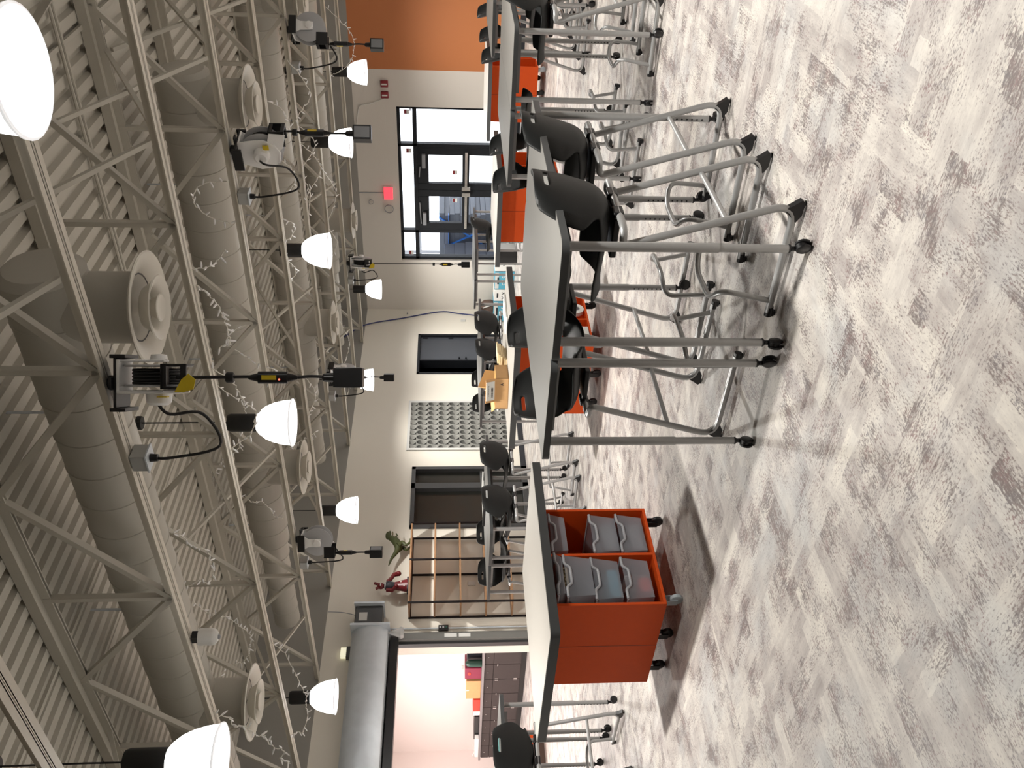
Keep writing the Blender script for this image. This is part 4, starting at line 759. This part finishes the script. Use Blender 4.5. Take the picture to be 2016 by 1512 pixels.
# ------------------------------------------------------------------ things on the islands and tables
r = thing('cardboard_box', 'open cardboard box with raised flaps and shipping label on the orange island', 'box', (-5.04, 6.22, .845), math.radians(8))
t = .006; hx = .165
dy = .125
build('walls', MB().box(-hx, hx, -dy, -dy+t, 0, .12).box(-hx, hx, dy-t, dy, 0, .12).box(-hx, -hx+t, -dy, dy, 0, .12).box(hx-t, hx, -dy, dy, 0, .12).box(-hx, hx, -dy, dy, 0, .006), 'card', r)
build('inner_lining', MB().box(-hx+.007, hx-.007, dy-.014, dy-.007, .006, .12).box(-hx+.007, -hx+.013, -dy+.01, dy-.01, .006, .12), 'card_in', r)
build('flap', MB().bar((0, dy, .12), (0, dy+.03, .24), hx*2, .005), 'card_in', r); build('flap', MB().bar((-hx, 0, .12), (-hx-.04, 0, .15), .24, .005), 'card_in', r)
ff = build('flap', MB().bar((.04, -dy, .12), (.04, -dy-.035, .215), .25, .005), 'card', r); build('shipping_label', MB().bar((.04, -dy-.009, .132), (.04, -dy-.038, .208), .20, .006), 'paper_grey', ff)
def text(s, size, loc, rot, m_, parent, ext=.001, name='lettering'):
    cu = bpy.data.curves.new(name, 'FONT'); cu.body = s; cu.size = size; cu.extrude = ext; cu.align_x = 'CENTER'; cu.align_y = 'CENTER'; o = bpy.data.objects.new(name, cu); COL.objects.link(o)
    bpy.context.view_layer.update(); dg = bpy.context.evaluated_depsgraph_get(); me = bpy.data.meshes.new_from_object(o.evaluated_get(dg)); bpy.data.objects.remove(o)
    o = bpy.data.objects.new(name, me); me.materials.clear(); me.materials.append(MATS[m_]); COL.objects.link(o); o.parent = parent; o.location = loc; o.rotation_euler = rot; return o
text('PRIORITY', .028, (.05, -.159, .19), (math.radians(69), 0, 0), 'ink', ff, .0006); 
bc = MB(); random.seed(2)
for k in range(16): bc.box(-.03+k*.007, -.03+k*.007+random.choice((.002, .004)), -.149, -.1475, .145, .168)
build('printed_lines', bc, 'ink', ff); text('A', .045, (.10, -.1265, .06), (PI/2, 0, 0), 'ink', r, .0006)
r = thing('slat_bundle', 'bundle of thin pale wooden slats beside the cardboard box', 'wood', (-4.80, 6.58, .845), math.radians(8))
for k in range(6): build('slat', MB().box(-.18+k*.012-.03, -.10+k*.012, -.14+.01*(k % 3), .10+.012*(k % 2), k*.016, k*.016+.013), 'pine', r)
wbox('paper_stack', (-4.72, -4.52, 6.62, 7.02, .846, .865), 'paper', 'flat stack of white paper at the back corner of the cardboard-box island', 'paper')
r = thing('sheet_board', 'teal edged translucent sheet lying on the lower left table', 'sheet', (-7.1, 3.2, .982)); build('sheet', MB().box(-.35, .35, -.5, .55, 0, .012), 'teal', r)
r = thing('drawing_board', 'thin white board with a black clip end on the table before the storefront', 'board', (-7.32, 7.0, .984)); build('board', MB().box(-.17, .17, -.30, .23, 0, .018), 'paper', r); build('clip', MB().box(-.17, .17, -.33, -.30, 0, .024), 'black_plastic', r)
tag(build('stylus', MB().tube([(-7.0, 7.05, .99), (-7.3, 7.12, .99)], .004, 6), 'black_plastic'), 'thin black stylus on the table by the drawing board', 'pen')
# boxes on the floor by the exit wall
def vbox(x0, x1, kind, lab, z=0.0, h=.42):
    r = thing('parts_carton', lab, 'box', (x0, 15.55, z), group='cartons on the floor by the exit wall'); w_ = x1-x0
    build('carton', MB().box(0, w_, 0, .4, 0, h), 'vex_blue' if kind else 'paper', r, bevel=.004)
    if kind: build('white_panel', MB().box(.02, w_-.02, -.003, 0, h-.09, h-.01), 'paper_grey', r)
    text('V X' if not kind else 'EX S', .12, (w_/2, -.004, h*.5), (PI/2, 0, 0), 'ink' if not kind else 'paper', r, .001)
    build('hand_hole', MB().box(w_*.3, w_*.7, -.004, 0, h*.78, h*.86), 'ink', r)
vbox(-9.45, -9.0, 0, 'white carton with black lettering on the floor, nearest the exit frame'); vbox(-9.90, -9.47, 1, 'blue carton beside the white lettered carton'); vbox(-10.2, -9.92, 0, 'narrow white carton between two blue cartons'); vbox(-10.72, -10.22, 1, 'blue carton in the corner under the brown bag')
r = thing('brown_bag', 'brown bag with a light strap on top of the corner carton', 'bag', (-10.47, 15.7, .421)); build('body', MB().lathe([(.16, 0), (.18, .06), (.17, .2), (.10, .28), (.001, .29)], 14, M=Matrix.Diagonal((1.1, .6, 1)).to_3x3()), 'brown', r); build('strap', MB().tube(smooth([(.12, -.1, .05), (.05, -.125, .25), (-.05, -.125, .25), (-.1, -.1, .06)]), .012, 6), 'paper_grey', r)
r = thing('trash_can', 'dark round waste bin on the floor left of the glass doors', 'bin', (-8.95, 15.3, 0)); build('body', MB().lathe([(.13, 0), (.16, .42), (.165, .43), (.15, .43), (.125, .01), (.001, .01)], 20), 'black_plastic', r)
wbox('green_folder', (-4.3, -4.26, 9.2, 9.4, .16, .46), 'green_bit', 'green folder in the open side of the middle-distance orange island', 'folder')
index_children()
